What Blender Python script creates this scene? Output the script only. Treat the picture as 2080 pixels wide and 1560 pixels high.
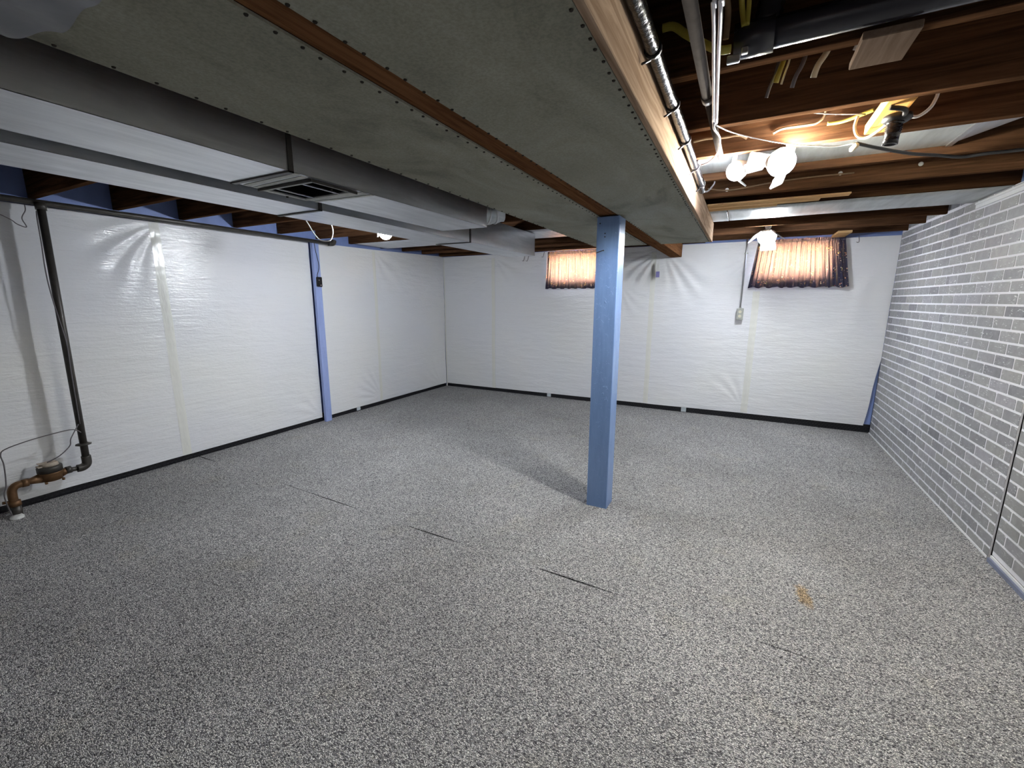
import bpy, bmesh, math, random
from mathutils import Vector, Matrix, noise
random.seed(7)
D = bpy.data
for o in list(D.objects): D.objects.remove(o)
SC = bpy.context.scene; COL = SC.collection
PI = math.pi

# ---------------------------------------------------------------- camera
cam = D.cameras.new('camera'); cam.sensor_width = 36; cam.lens = 15.238; cam.clip_start = .02
co = D.objects.new('camera', cam); COL.objects.link(co)
yaw, pit, rol = -0.481406, -0.191975, 0.002527
fwd = Vector((math.sin(yaw)*math.cos(pit), math.cos(yaw)*math.cos(pit), math.sin(pit)))
rt = Vector((math.cos(yaw), -math.sin(yaw), 0)); up = rt.cross(fwd)
r2 = math.cos(rol)*rt + math.sin(rol)*up; u2 = -math.sin(rol)*rt + math.cos(rol)*up
m = Matrix((r2, u2, -fwd)).transposed().to_4x4(); m.translation = Vector((0, 0, 1.4))
co.matrix_world = m; SC.camera = co
# ---------------------------------------------------------------- world, sun, exposure
w = D.worlds.new('sky'); SC.world = w; w.use_nodes = True
nt = w.node_tree; bg = nt.nodes['Background']
sky = nt.nodes.new('ShaderNodeTexSky'); sky.sky_type = 'NISHITA'; sky.sun_disc = False
sky.sun_elevation = math.radians(32); sky.sun_rotation = 0
nt.links.new(sky.outputs[0], bg.inputs[0]); bg.inputs[1].default_value = 7.0
sl = D.lights.new('sun', 'SUN'); sl.energy = 1900; sl.angle = .02; sl.color = (1, .93, .82)
so = D.objects.new('sun', sl); COL.objects.link(so)
so.rotation_euler = Vector((.12, 1, .11)).to_track_quat('Z', 'Y').to_euler()   # low sun behind the window wall
so.location = (0, 9, 5)
SC.view_settings.view_transform = 'Standard'; SC.view_settings.look = 'None'
SC.view_settings.gamma = 1; SC.view_settings.use_curve_mapping = False
SC.view_settings.exposure = 1.7
BULB = 340.0            # emission of the ceiling bulbs
PANEL = 3.0
REAR = 30.0           # emission of the fill lamp added behind the viewpoint

# ---------------------------------------------------------------- node helpers
def newmat(name):
    mt = D.materials.new(name); mt.use_nodes = True
    return mt, mt.node_tree, mt.node_tree.nodes['Principled BSDF']
def N(t, ty, **kw):
    n = t.nodes.new(ty)
    for k, v in kw.items():
        if k.startswith('i_'):
            n.inputs[k[2:].replace('_', ' ')].default_value = v
        else: setattr(n, k, v)
    return n
def coords(t, scale=(1, 1, 1), kind='Object', rot=(0, 0, 0)):
    tc = N(t, 'ShaderNodeTexCoord'); mp = N(t, 'ShaderNodeMapping')
    mp.inputs['Scale'].default_value = scale; mp.inputs['Rotation'].default_value = rot
    t.links.new(tc.outputs[kind], mp.inputs[0]); return mp.outputs[0]
def ramp(t, src, stops, interp='LINEAR'):
    r = N(t, 'ShaderNodeValToRGB'); r.color_ramp.interpolation = interp
    e = r.color_ramp.elements
    while len(e) < len(stops): e.new(.5)
    for i, (p, c) in enumerate(stops):
        e[i].position = p; e[i].color = (c[0], c[1], c[2], 1) if isinstance(c, (tuple, list)) else (c, c, c, 1)
    t.links.new(src, r.inputs[0]); return r.outputs[0]
def mixc(t, a, b, f, mode='MIX'):
    n = N(t, 'ShaderNodeMix', data_type='RGBA', blend_type=mode)
    for s, v in ((6, a), (7, b)):
        if isinstance(v, (tuple, list)): n.inputs[s].default_value = (v[0], v[1], v[2], 1)
        else: t.links.new(v, n.inputs[s])
    if isinstance(f, (int, float)): n.inputs[0].default_value = f
    else: t.links.new(f, n.inputs[0])
    return n.outputs[2]
def mathn(t, op, a, b=None, clamp=False):
    n = N(t, 'ShaderNodeMath', operation=op, use_clamp=clamp)
    for s, v in ((0, a), (1, b)):
        if v is None: continue
        if isinstance(v, (int, float)): n.inputs[s].default_value = v
        else: t.links.new(v, n.inputs[s])
    return n.outputs[0]
def noisen(t, vec, scale, detail=4, rough=.55, dist=0, out=0):
    n = N(t, 'ShaderNodeTexNoise'); n.inputs['Scale'].default_value = scale
    n.inputs['Detail'].default_value = detail; n.inputs['Roughness'].default_value = rough
    n.inputs['Distortion'].default_value = dist
    t.links.new(vec, n.inputs['Vector']); return n.outputs[out]
def bump(t, bs, h, dist=.01, strength=1, prev=None):
    b = N(t, 'ShaderNodeBump'); b.inputs['Strength'].default_value = strength; b.inputs['Distance'].default_value = dist
    t.links.new(h, b.inputs['Height'])
    if prev is not None: t.links.new(prev, b.inputs['Normal'])
    t.links.new(b.outputs[0], bs.inputs['Normal']); return b.outputs[0]
def flat(name, col, rough=.6, metal=0, nz=0, nscale=30, bm_=0):
    mt, t, b = newmat(name)
    if rough > .54: b.inputs['Specular IOR Level'].default_value = .0
    b.inputs['Roughness'].default_value = rough; b.inputs['Metallic'].default_value = metal
    v = coords(t)
    if nz:
        f = noisen(t, v, nscale)
        c = mixc(t, tuple(x*(1-nz) for x in col), tuple(min(1, x*(1+nz)) for x in col), f)
        t.links.new(c, b.inputs['Base Color'])
        if bm_: bump(t, b, f, bm_)
    else: b.inputs['Base Color'].default_value = (*col, 1)
    return mt
def wood(name, c1, c2, axis='x', rough=.65, rnd=True):
    mt, t, b = newmat(name)
    sc = {'x': (1.2, 22, 22), 'y': (22, 1.2, 22), 'z': (22, 22, 1.2)}[axis]
    v = coords(t, sc)
    if rnd:
        oi = N(t, 'ShaderNodeObjectInfo'); ad = N(t, 'ShaderNodeVectorMath', operation='ADD')
        cb = N(t, 'ShaderNodeCombineXYZ'); t.links.new(mathn(t, 'MULTIPLY', oi.outputs['Random'], 40), cb.inputs[0])
        t.links.new(mathn(t, 'MULTIPLY', oi.outputs['Random'], 17), cb.inputs[1])
        t.links.new(v, ad.inputs[0]); t.links.new(cb.outputs[0], ad.inputs[1]); v = ad.outputs[0]
    f = noisen(t, v, 1.6, 8, .62, 1.2)
    c = ramp(t, f, [(.3, c1), (.52, tuple((a+b_)/2 for a, b_ in zip(c1, c2))), (.72, c2)])
    f2 = noisen(t, v, .35, 2)
    c = mixc(t, c, (.5, .5, .5), mathn(t, 'MULTIPLY', f2, .0), 'MULTIPLY')
    if rnd:
        k = mathn(t, 'ADD', mathn(t, 'MULTIPLY', oi.outputs['Random'], .5), .72)
        cc = N(t, 'ShaderNodeCombineXYZ')
        for i in range(3): t.links.new(k, cc.inputs[i])
        c = mixc(t, c, cc.outputs[0], 1, 'MULTIPLY')
    t.links.new(c, b.inputs['Base Color']); b.inputs['Roughness'].default_value = rough; b.inputs['Specular IOR Level'].default_value = .0
    bump(t, b, f, .002, .6); return mt

# ---------------------------------------------------------------- materials
M = {}
M['joist'] = wood('joist_wood', (.036, .018, .011), (.140, .070, .036), 'x')
M['joist_new'] = wood('light_joist_wood', (.26, .13, .055), (.47, .26, .12), 'x')
M['lath'] = wood('lath_wood', (.36, .20, .085), (.62, .42, .22), 'x')
M['beam'] = wood('beam_wood', (.062, .028, .014), (.165, .078, .036), 'y', rnd=True)
M['fascia'] = wood('fascia_wood', (.22, .145, .095), (.50, .37, .27), 'y')
M['board'] = wood('scrap_wood', (.12, .085, .063), (.21, .155, .12), 'y')
M['block'] = wood('block_wood', (.42, .20, .055), (.70, .40, .15), 'y')
M['subfloor'] = wood('subfloor_wood', (.02, .012, .008), (.055, .032, .02), 'y')
def m_soffit():
    mt, t, b = newmat('fibre_board'); v = coords(t, (1, .45, 1)); v2 = coords(t)
    f = noisen(t, v, 3.2, 7, .66, .8); g = noisen(t, v2, 130, 3, .7)
    c = ramp(t, f, [(.28, (.155, .150, .118)), (.46, (.255, .250, .200)), (.75, (.345, .340, .285))])
    c = mixc(t, c, ramp(t, g, [(.35, .72), (.62, 1.1)]), .6, 'MULTIPLY')
    h = noisen(t, coords(t, (3.5, 1, 1), rot=(0, 0, .5)), 2.1, 4, .6, 1.5)
    c = mixc(t, c, (.12, .12, .10), ramp(t, h, [(.66, 0.), (.74, .35)]))
    t.links.new(c, b.inputs['Base Color']); b.inputs['Roughness'].default_value = .75; b.inputs['Specular IOR Level'].default_value = .15
    bump(t, b, g, .0015, .5); return mt
M['soffit'] = m_soffit()
def m_poly(name='vapour_barrier_plastic'):
    mt, t, b = newmat(name); v = coords(t)
    f = noisen(t, v, .9, 3, .5)
    c = ramp(t, f, [(.25, (.73, .74, .79)), (.5, (.76, .765, .785)), (.8, (.79, .79, .765))])
    t.links.new(c, b.inputs['Base Color'])
    b.inputs['Roughness'].default_value = .30; b.inputs['IOR'].default_value = 1.5
    b.inputs['Specular IOR Level'].default_value = .55
    r = ramp(t, noisen(t, v, 2.3, 3), [(.15, .14), (.85, .21)]); t.links.new(r, b.inputs['Roughness'])
    s1 = noisen(t, coords(t, (2, 2, 9)), 7, 4, .6, .6)
    s2 = noisen(t, v, 75, 2, .6)
    s3 = noisen(t, coords(t, (1, 1, 2.2)), 26, 3, .6)
    n1 = bump(t, b, s1, .006, .5); n2 = bump(t, b, s3, .0016, .7, n1); n3 = bump(t, b, s2, .0006, .8, n2); s4 = noisen(t, coords(t, (.35, .35, 3.2)), 9, 3, .55, .4); bump(t, b, s4, .008, .6, n3)
    return mt
M['poly'] = m_poly()
def m_tape():
    mt, t, b = newmat('seam_tape'); b.inputs['Base Color'].default_value = (.74, .74, .70, 1)
    b.inputs['Roughness'].default_value = .22
    bump(t, b, noisen(t, coords(t, (4, 4, 1)), 9, 3), .004, .5); return mt
M['tape'] = m_tape()
def m_carpet():
    mt, t, b = newmat('berber_carpet'); v = coords(t)
    ws = noisen(t, v, 60, 2, .6, 0, 1)
    add = N(t, 'ShaderNodeVectorMath', operation='MULTIPLY_ADD'); t.links.new(ws, add.inputs[0])
    add.inputs[1].default_value = (.012, .012, 0); t.links.new(v, add.inputs[2])
    mp = N(t, 'ShaderNodeMapping'); mp.inputs['Rotation'].default_value = (0, 0, .30); mp.inputs['Scale'].default_value = (1.0, 1.55, 1)
    t.links.new(add.outputs[0], mp.inputs[0])
    vo = N(t, 'ShaderNodeTexVoronoi'); vo.inputs['Scale'].default_value = 190; vo.inputs['Randomness'].default_value = .85
    t.links.new(mp.outputs[0], vo.inputs['Vector'])
    sx = N(t, 'ShaderNodeSeparateColor'); t.links.new(vo.outputs['Color'], sx.inputs[0])
    tone = ramp(t, sx.outputs[0], [(.0, (.13, .125, .14)), (.2, (.32, .31, .33)), (.45, (.66, .65, .66)), (.75, (.90, .885, .87)), (1, (.97, .955, .92))])
    fine = noisen(t, v, 420, 3, .7)
    tone = mixc(t, tone, ramp(t, fine, [(.32, .30), (.62, 1.6)]), .8, 'MULTIPLY')
    edge = ramp(t, vo.outputs['Distance'], [(.22, 1.), (.58, .16)])
    tone = mixc(t, tone, edge, .8, 'MULTIPLY')
    big = ramp(t, noisen(t, v, 1.1, 3), [(.3, .86), (.7, 1.12)])
    tone = mixc(t, tone, big, 1, 'MULTIPLY')
    warm = ramp(t, noisen(t, v, 3.7, 3), [(.58, 0.), (.72, .35)])
    tone = mixc(t, tone, (1.04, 1.0, .86), warm, 'MULTIPLY')
    # tan spill stain
    def spot(cx, cy, rx, ry, ang):
        tc = N(t, 'ShaderNodeTexCoord'); q = N(t, 'ShaderNodeMapping', vector_type='TEXTURE')
        q.inputs['Location'].default_value = (cx, cy, 0); q.inputs['Scale'].default_value = (rx, ry, 1); q.inputs['Rotation'].default_value = (0, 0, ang)
        ad2 = N(t, 'ShaderNodeVectorMath', operation='MULTIPLY_ADD'); t.links.new(noisen(t, v, 28, 3, .6, 0, 1), ad2.inputs[0])
        ad2.inputs[1].default_value = (.07, .07, 0); t.links.new(tc.outputs['Object'], ad2.inputs[2])
        t.links.new(ad2.outputs[0], q.inputs[0])
        ln = N(t, 'ShaderNodeVectorMath', operation='LENGTH'); t.links.new(q.outputs[0], ln.inputs[0])
        return ramp(t, ln.outputs['Value'], [(.55, 1.), (1.0, 0.)])
    st = spot(.425, 2.335, .036, .11, .12)
    tone = mixc(t, tone, mixc(t, tone, (1.0, .62, .18), 1, 'MULTIPLY'), mathn(t, 'MULTIPLY', st, .6))
    t.links.new(tone, b.inputs['Base Color']); b.inputs['Roughness'].default_value = .95
    b.inputs['Specular IOR Level'].default_value = .1
    h = mathn(t, 'SUBTRACT', mathn(t, 'MULTIPLY', fine, .35), vo.outputs['Distance'])
    bump(t, b, h, .006, .9); return mt
M['carpet'] = m_carpet()
def m_brick():
    mt, t, b = newmat('grey_brick_face'); oi = N(t, 'ShaderNodeObjectInfo'); v = coords(t)
    ad = N(t, 'ShaderNodeVectorMath', operation='ADD'); cb = N(t, 'ShaderNodeCombineXYZ')
    t.links.new(mathn(t, 'MULTIPLY', oi.outputs['Random'], 60), cb.inputs[0]); t.links.new(v, ad.inputs[0]); t.links.new(cb.outputs[0], ad.inputs[1]); v = ad.outputs[0]
    base = ramp(t, oi.outputs['Random'], [(0, (.150, .150, .165)), (.12, (.195, .193, .210)), (.3, (.230, .230, .240)), (.6, (.255, .253, .252)), (.85, (.265, .260, .285)), (1, (.21, .214, .216))])
    f = noisen(t, v, 22, 5, .65); base = mixc(t, base, ramp(t, f, [(.3, .84), (.7, 1.14)]), 1, 'MULTIPLY')
    mp = N(t, 'ShaderNodeMapping'); mp.inputs['Scale'].default_value = (1, 16, 55); t.links.new(v, mp.inputs[0])
    sc = noisen(t, mp.outputs[0], 2.2, 4, .6, .5)
    gate = ramp(t, noisen(t, v, 9, 2), [(.44, 0.), (.56, 1.)])
    sm = mathn(t, 'MULTIPLY', ramp(t, sc, [(.58, 0.), (.67, .85)]), gate)
    base = mixc(t, base, (.62, .62, .64), sm)
    t.links.new(base, b.inputs['Base Color']); b.inputs['Roughness'].default_value = .5
    bump(t, b, f, .0012, .6); return mt
M['brick'] = m_brick()
M['mortar'] = flat('white_mortar', (.66, .66, .70), .6, 0, .08, 40, .001)
M['mould'] = flat('white_moulding', (.64, .65, .67), .5, 0, .06, 20)
M['bluewall'] = flat('blue_painted_block', (.22, .30, .60), .5, 0, .15, 9, .004)
def m_bluepost(name='blue_gloss_paint', A=(.155, .255, .49), C=(.195, .31, .57)):
    mt, t, b = newmat(name); v = coords(t)
    f = noisen(t, coords(t, (1, 1, .15)), 25, 5, .6, .4)
    c = ramp(t, f, [(.3, A), (.7, C)])
    t.links.new(c, b.inputs['Base Color']); b.inputs['Roughness'].default_value = .26
    g = noisen(t, v, 28, 4, .7, 1.2); g2 = noisen(t, coords(t, (1, 1, .2)), 60, 3)
    n1 = bump(t, b, ramp(t, g, [(.60, 0.), (.68, 1.)]), .0022, .8); bump(t, b, g2, .0012, .6, n1); return mt
M['bluepost'] = m_bluepost(); M['bluestud'] = m_bluepost('periwinkle_paint', (.28, .36, .66), (.33, .41, .73))
def m_duct(name, lo, hi, rough, metal):
    mt, t, b = newmat(name); v = coords(t, (6, .8, 6)); v2 = coords(t)
    f = noisen(t, v, 3, 6, .65, .6); g = noisen(t, v2, 2.2, 4, .6)
    c = ramp(t, f, [(.3, lo), (.7, hi)]); c = mixc(t, c, ramp(t, g, [(.2, .86), (.8, 1.06)]), 1, 'MULTIPLY')
    t.links.new(c, b.inputs['Base Color']); b.inputs['Metallic'].default_value = metal
    r = ramp(t, noisen(t, v2, 30, 4, .7), [(.2, rough-.02), (.8, rough+.05)]); t.links.new(r, b.inputs['Roughness'])
    return mt
M['duct'] = m_duct('galvanised_steel', (.56, .58, .61), (.80, .82, .85), .335, 1.0)
M['duct2'] = m_duct('bright_galvanised_steel', (.40, .42, .42), (.60, .63, .63), .40, .7)
M['foil'] = flat('duct_sealant', (.55, .56, .54), .55, .2, .25, 60, .002)
M['black'] = flat('black_rubber', (.012, .012, .014), .45)
M['blackgloss'] = flat('black_shiny_wrap', (.008, .007, .008), .22, 0, .3, 40, .004)
M['mat_black'] = flat('black_dimple_mat', (.012, .012, .016), .35, 0, .2, 60, .002)
M['iron'] = flat('dark_iron_pipe', (.055, .050, .045), .45, .3, .4, 25, .002)
M['greypipe'] = flat('grey_iron_pipe', (.045, .040, .038), .6, 0, .3, 35, .001)
M['brass'] = flat('tarnished_brass', (.16, .085, .04), .5, .6, .45, 30, .002)
M['metre_top'] = flat('dusty_meter_lid', (.42, .36, .30), .6, 0, .35, 60)
M['steel'] = flat('zinc_steel', (.55, .55, .56), .3, .9, .1, 30)
M['white'] = flat('white_plastic', (.70, .70, .68), .45)
M['cream'] = flat('cream_cable', (.62, .56, .40), .45)
M['yellow'] = flat('yellow_cable', (.42, .36, .06), .5, 0, .2, 40)
M['browncable'] = flat('brown_cloth_cable', (.20, .14, .09), .8, 0, .3, 60)
M['greycable'] = flat('grey_cable', (.12, .11, .12), .5, 0, .2, 40)
M['silvercable'] = flat('silver_cable', (.62, .62, .68), .25, .6)
M['beige'] = flat('beige_pvc', (.42, .38, .30), .5, 0, .2, 20, .001)
M['nail'] = flat('dark_nail_head', (.045, .04, .035), .6)
M['voidm'] = flat('opening_shade_black', (.010, .010, .010), .9)  # near-black colour standing in for the shade inside the duct opening
M['outlet'] = flat('grey_outlet_box', (.36, .37, .34), .45, .4, .1, 40)
M['ivory'] = flat('ivory_receptacle', (.62, .60, .46), .4)
M['purple'] = flat('purple_label', (.26, .24, .52), .4)
M['concrete'] = flat('concrete_slab', (.16, .16, .16), .9, 0, .2, 6)
M['ledframe'] = flat('lamp_panel_plastic', (.42, .43, .45), .4)
M['frame'] = flat('white_window_frame', (.6, .6, .58), .5)
M['tag'] = flat('pale_card', (.60, .66, .70), .5)
def m_glass():
    mt, t, b = newmat('window_glass'); b.inputs['Base Color'].default_value = (1, 1, 1, 1)
    b.inputs['Roughness'].default_value = 0; b.inputs['Transmission Weight'].default_value = 1; b.inputs['IOR'].default_value = 1.02
    return mt
M['glass'] = m_glass()
def m_emit(name, col, s):
    mt, t, b = newmat(name); b.inputs['Base Color'].default_value = (.8, .8, .8, 1)
    b.inputs['Emission Color'].default_value = (*col, 1); b.inputs['Emission Strength'].default_value = s; return mt
COOL = (.90, .95, 1.0); WARM = (1.0, .95, .80)
M['bulb_cool'] = m_emit('lit_bulb_cool', COOL, BULB); M['bulb_warm'] = m_emit('lit_bulb_warm', WARM, BULB)
M['led_cool'] = m_emit('lit_panel_cool', COOL, PANEL); M['led_warm'] = m_emit('lit_panel_warm', WARM, PANEL)
M['bulb_far'] = m_emit('lit_bulb_far', COOL, 155)
M['fill_rear'] = m_emit('lit_fill_rear', (.95, .97, 1), REAR)
def m_curtain():
    mt, t, b = newmat('floral_curtain_cloth'); v = coords(t, (1, 1, 1), 'UV')
    ws = noisen(t, v, 9, 2, .5, 0, 1)
    ad = N(t, 'ShaderNodeVectorMath', operation='MULTIPLY_ADD'); t.links.new(ws, ad.inputs[0]); ad.inputs[1].default_value = (.02, .02, 0); t.links.new(v, ad.inputs[2])
    def vor(sc, r=1, src=None):
        q = N(t, 'ShaderNodeTexVoronoi'); q.inputs['Scale'].default_value = sc; q.inputs['Randomness'].default_value = r
        t.links.new(src or v, q.inputs['Vector']); return q
    big = vor(13, .9, ad.outputs[0]); pet = vor(62, .75)
    incl = ramp(t, big.outputs['Distance'], [(.30, 1.), (.36, 0.)])       # a cluster of blooms
    petal = ramp(t, pet.outputs['Distance'], [(.30, 1.), (.42, 0.)])
    fl = mathn(t, 'MULTIPLY', incl, petal)
    ct = mathn(t, 'MULTIPLY', ramp(t, big.outputs['Distance'], [(.07, 1.), (.09, 0.)]), 1.)
    sp = N(t, 'ShaderNodeSeparateColor'); t.links.new(pet.outputs['Color'], sp.inputs[0])
    pc = ramp(t, sp.outputs[0], [(0, (.60, .25, .12)), (.25, (.75, .42, .30)), (.45, (.80, .68, .50)), (.7, (.50, .12, .10)), (.85, (.10, .18, .06))], 'CONSTANT')
    spark = vor(34, 1); sm = mathn(t, 'MULTIPLY', ramp(t, spark.outputs['Distance'], [(.12, 1.), (.16, 0.)]), .5)
    base = (.012, .016, .048)
    c = mixc(t, base, pc, fl); c = mixc(t, c, (.45, .33, .25), sm); c = mixc(t, c, (.75, .62, .25), ct)
    t.links.new(c, b.inputs['Base Color']); b.inputs['Roughness'].default_value = .85
    tr = N(t, 'ShaderNodeBsdfTranslucent')
    tc2 = mixc(t, (.34, .19, .13), (1.0, .62, .18), fl); tc2 = mixc(t, tc2, (1, .75, .3), sm)
    t.links.new(tc2, tr.inputs[0])
    mx = N(t, 'ShaderNodeMixShader'); mx.inputs[0].default_value = .075
    t.links.new(b.outputs[0], mx.inputs[1]); t.links.new(tr.outputs[0], mx.inputs[2])
    out = t.nodes['Material Output']; t.links.new(mx.outputs[0], out.inputs[0]); return mt
M['curtain'] = m_curtain()

# ---------------------------------------------------------------- mesh helpers
def bx(bm, x0, x1, y0, y1, z0, z1, bev=0):
    vs = [bm.verts.new(p) for p in ((x0,y0,z0),(x1,y0,z0),(x1,y1,z0),(x0,y1,z0),(x0,y0,z1),(x1,y0,z1),(x1,y1,z1),(x0,y1,z1))]
    fs = [bm.faces.new([vs[i] for i in f]) for f in ((3,2,1,0),(4,5,6,7),(0,1,5,4),(1,2,6,5),(2,3,7,6),(3,0,4,7))]
    if bev:
        es = list({e for f in fs for e in f.edges})
        bmesh.ops.bevel(bm, geom=es, offset=bev, segments=1, affect='EDGES', profile=.7)
    return fs
def quadbox(bm, pts, z0, z1):
    a = [bm.verts.new((x, y, z0)) for x, y in pts]; b = [bm.verts.new((x, y, z1)) for x, y in pts]
    n = len(pts); bm.faces.new(a[::-1]); bm.faces.new(b)
    for i in range(n): bm.faces.new((a[i], a[(i+1) % n], b[(i+1) % n], b[i]))
def smooth(pts, k=6):
    P = [Vector(p) for p in pts]; out = []
    for i in range(len(P)-1):
        p0 = P[max(i-1, 0)]; p1 = P[i]; p2 = P[i+1]; p3 = P[min(i+2, len(P)-1)]
        for j in range(k):
            s = j/k
            out.append(.5*((2*p1)+(p2-p0)*s+(2*p0-5*p1+4*p2-p3)*s*s+(3*p1-p0-3*p2+p3)*s**3))
    out.append(P[-1]); return out
def tube(bm, pts, r, seg=10, k=0, cap=True):
    P = smooth(pts, k) if k else [Vector(p) for p in pts]
    rr = r if isinstance(r, (list, tuple)) else [r]*len(P)
    if len(rr) != len(P): rr = [rr[min(int(i*len(rr)/len(P)), len(rr)-1)] for i in range(len(P))]
    rings = []; nrm = None
    for i, p in enumerate(P):
        d = (P[min(i+1, len(P)-1)]-P[max(i-1, 0)]).normalized()
        if nrm is None: nrm = d.orthogonal().normalized()
        else:
            nrm = (nrm-d*nrm.dot(d))
            nrm = nrm.normalized() if nrm.length > 1e-6 else d.orthogonal().normalized()
        bn = d.cross(nrm)
        rings.append([bm.verts.new(p+rr[i]*(math.cos(2*PI*a/seg)*nrm+math.sin(2*PI*a/seg)*bn)) for a in range(seg)])
    for a, b in zip(rings, rings[1:]):
        for i in range(seg): f = bm.faces.new((a[i], a[(i+1) % seg], b[(i+1) % seg], b[i])); f.smooth = True
    if cap: bm.faces.new(rings[0][::-1]); bm.faces.new(rings[-1])
def lathe(bm, prof, o, ax, seg=16):
    ax = Vector(ax).normalized(); n = ax.orthogonal().normalized(); b = ax.cross(n); o = Vector(o); rings = []
    for h, r in prof: rings.append([bm.verts.new(o+ax*h+r*(math.cos(2*PI*a/seg)*n+math.sin(2*PI*a/seg)*b)) for a in range(seg)])
    for p, q in zip(rings, rings[1:]):
        for i in range(seg): f = bm.faces.new((p[i], p[(i+1) % seg], q[(i+1) % seg], q[i])); f.smooth = True
    bm.faces.new(rings[0][::-1]); bm.faces.new(rings[-1])
def obj(name, bm, mat, parent=None):
    bmesh.ops.recalc_face_normals(bm, faces=bm.faces)
    me = D.meshes.new(name); bm.to_mesh(me); bm.free(); me.materials.append(M[mat] if isinstance(mat, str) else mat)
    o = D.objects.new(name, me); COL.objects.link(o)
    if parent:
        o.parent = parent; o.matrix_parent_inverse = Matrix.Identity(4)
        o.location = -parent_world(parent)
    return o
def parent_world(p):
    v = Vector(p.location); q = p.parent
    while q: v += Vector(q.location); q = q.parent
    return v
def tag(o, label, cat, group=None):
    o['label'] = label; o['category'] = cat
    if group: o['group'] = group
    return o
def empty(name, loc, label, cat, group=None):
    o = D.objects.new(name, None); COL.objects.link(o); o.location = loc; o.empty_display_size = .05
    return tag(o, label, cat, group)
def struct(o): o['kind'] = 'structure'; return o
def B(*boxes, bev=0):
    bm = bmesh.new()
    for b in boxes: bx(bm, *b, bev=bev)
    return bm
def T(*tubes, seg=10):
    bm = bmesh.new()
    for t_ in tubes: tube(bm, *t_[:2], seg=seg, k=(t_[2] if len(t_) > 2 else 0))
    return bm

XL, XR, YB, YF = -4.30, 1.345, 5.82, -2.6
ZJ, ZC = 2.06, 2.30
XP_ = XR-.012
# ---------------------------------------------------------------- shell
struct(obj('floor', B((XL-.2, XR+.2, YF-.2, YB+.2, -.15, -.012)), 'concrete'))
wl = struct(obj('wall_left', B((XL-.15, XL, YF-.15, YB+.15, -.012, ZC+.03)), 'bluewall'))
W1 = (-2.43, -1.62); W2 = (.07, .77); WZ = (1.68, 2.015)
wb = bmesh.new()
for a in ((XL, W1[0]), (W1[1], W2[0]), (W2[1], XR+.15)): bx(wb, a[0], a[1], YB, YB+.15, -.012, ZC+.03)
for a in (W1, W2):
    bx(wb, a[0], a[1], YB, YB+.15, -.012, WZ[0]); bx(wb, a[0], a[1], YB, YB+.15, WZ[1], ZC+.03)
struct(obj('wall_back', wb, 'bluewall'))
struct(obj('wall_front', B((XL-.15, XR+.15, YF-.15, YF, -.012, ZC+.03)), 'poly'))
wr = struct(obj('wall_right', B((XR+.012, XR+.16, YF, YB+.15, -.012, ZC+.03)), 'bluewall'))
cb_ = bmesh.new()
bx(cb_, XL-.15, XR+.15, YF-.15, YB+.15, ZC, ZC+.04)
ceil = struct(obj('ceiling', cb_, 'subfloor'))
# windows
for i, a in enumerate((W1, W2)):
    wf = bmesh.new(); y0, y1 = YB+.02, YB+.07; f = .03
    bx(wf, a[0], a[1], y0, y1, WZ[0], WZ[0]+f); bx(wf, a[0], a[1], y0, y1, WZ[1]-f, WZ[1])
    bx(wf, a[0], a[0]+f, y0, y1, WZ[0]+f, WZ[1]-f); bx(wf, a[1]-f, a[1], y0, y1, WZ[0]+f, WZ[1]-f)
    mx_ = (a[0]+a[1])/2; bx(wf, mx_-.012, mx_+.012, y0, y1, WZ[0]+f, WZ[1]-f)
    bx(wf, a[0]-.02, a[0]-.001, 5.765, YB-.001, WZ[0]-.02, WZ[1]+.02); bx(wf, a[1]+.001, a[1]+.02, 5.765, YB-.001, WZ[0]-.02, WZ[1]+.02)
    bx(wf, a[0]-.001, a[1]+.001, 5.765, YB-.001, WZ[0]-.02, WZ[0]-.001); bx(wf, a[0]-.001, a[1]+.001, 5.765, YB-.001, WZ[1]+.001, WZ[1]+.02)
    fr = struct(obj('window_%d' % (i+1), wf, 'frame'))
    obj('window_pane', B((a[0]+f, mx_-.012, y0+.02, y0+.026, WZ[0]+f, WZ[1]-f)), 'glass', fr)
    obj('window_pane', B((mx_+.012, a[1]-f, y0+.02, y0+.026, WZ[0]+f, WZ[1]-f)), 'glass', fr)

# joists (left of the beam and right of the beam, lapped over it)
BX0, BX1 = -.828, -.697
left_y = [.37+.448*k for k in range(-6, 0)] + [.37, .817, 1.265, 1.713, 2.155, 2.605, 3.05, 3.505, 3.97, 4.49, 4.91, 5.34, 5.76]
right_y = [-2.05, -1.60, -1.15, -.70, -.25, .21, .67, 1.12, 1.57, 2.02, 2.41, 2.87, 3.32, 3.76, 4.22, 4.71, 5.16, 5.62]
def joist(x0, x1, yfar, mat='joist'):
    me_name = 'floor_joist'
    o = obj(me_name, B((x0, x1, yfar-.038, yfar, ZJ+random.uniform(-.002, .003), ZC), bev=.002), mat, ceil)
    return o
for y in left_y: joist(XL+.01, -.45, y)
for y in right_y: joist(BX1-.32 if abs(min((y-q for q in left_y), key=abs)) > .05 else -.44, XR+.012, y, 'joist')
# subfloor boards seen from below
for k in range(0):
    pass

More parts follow.
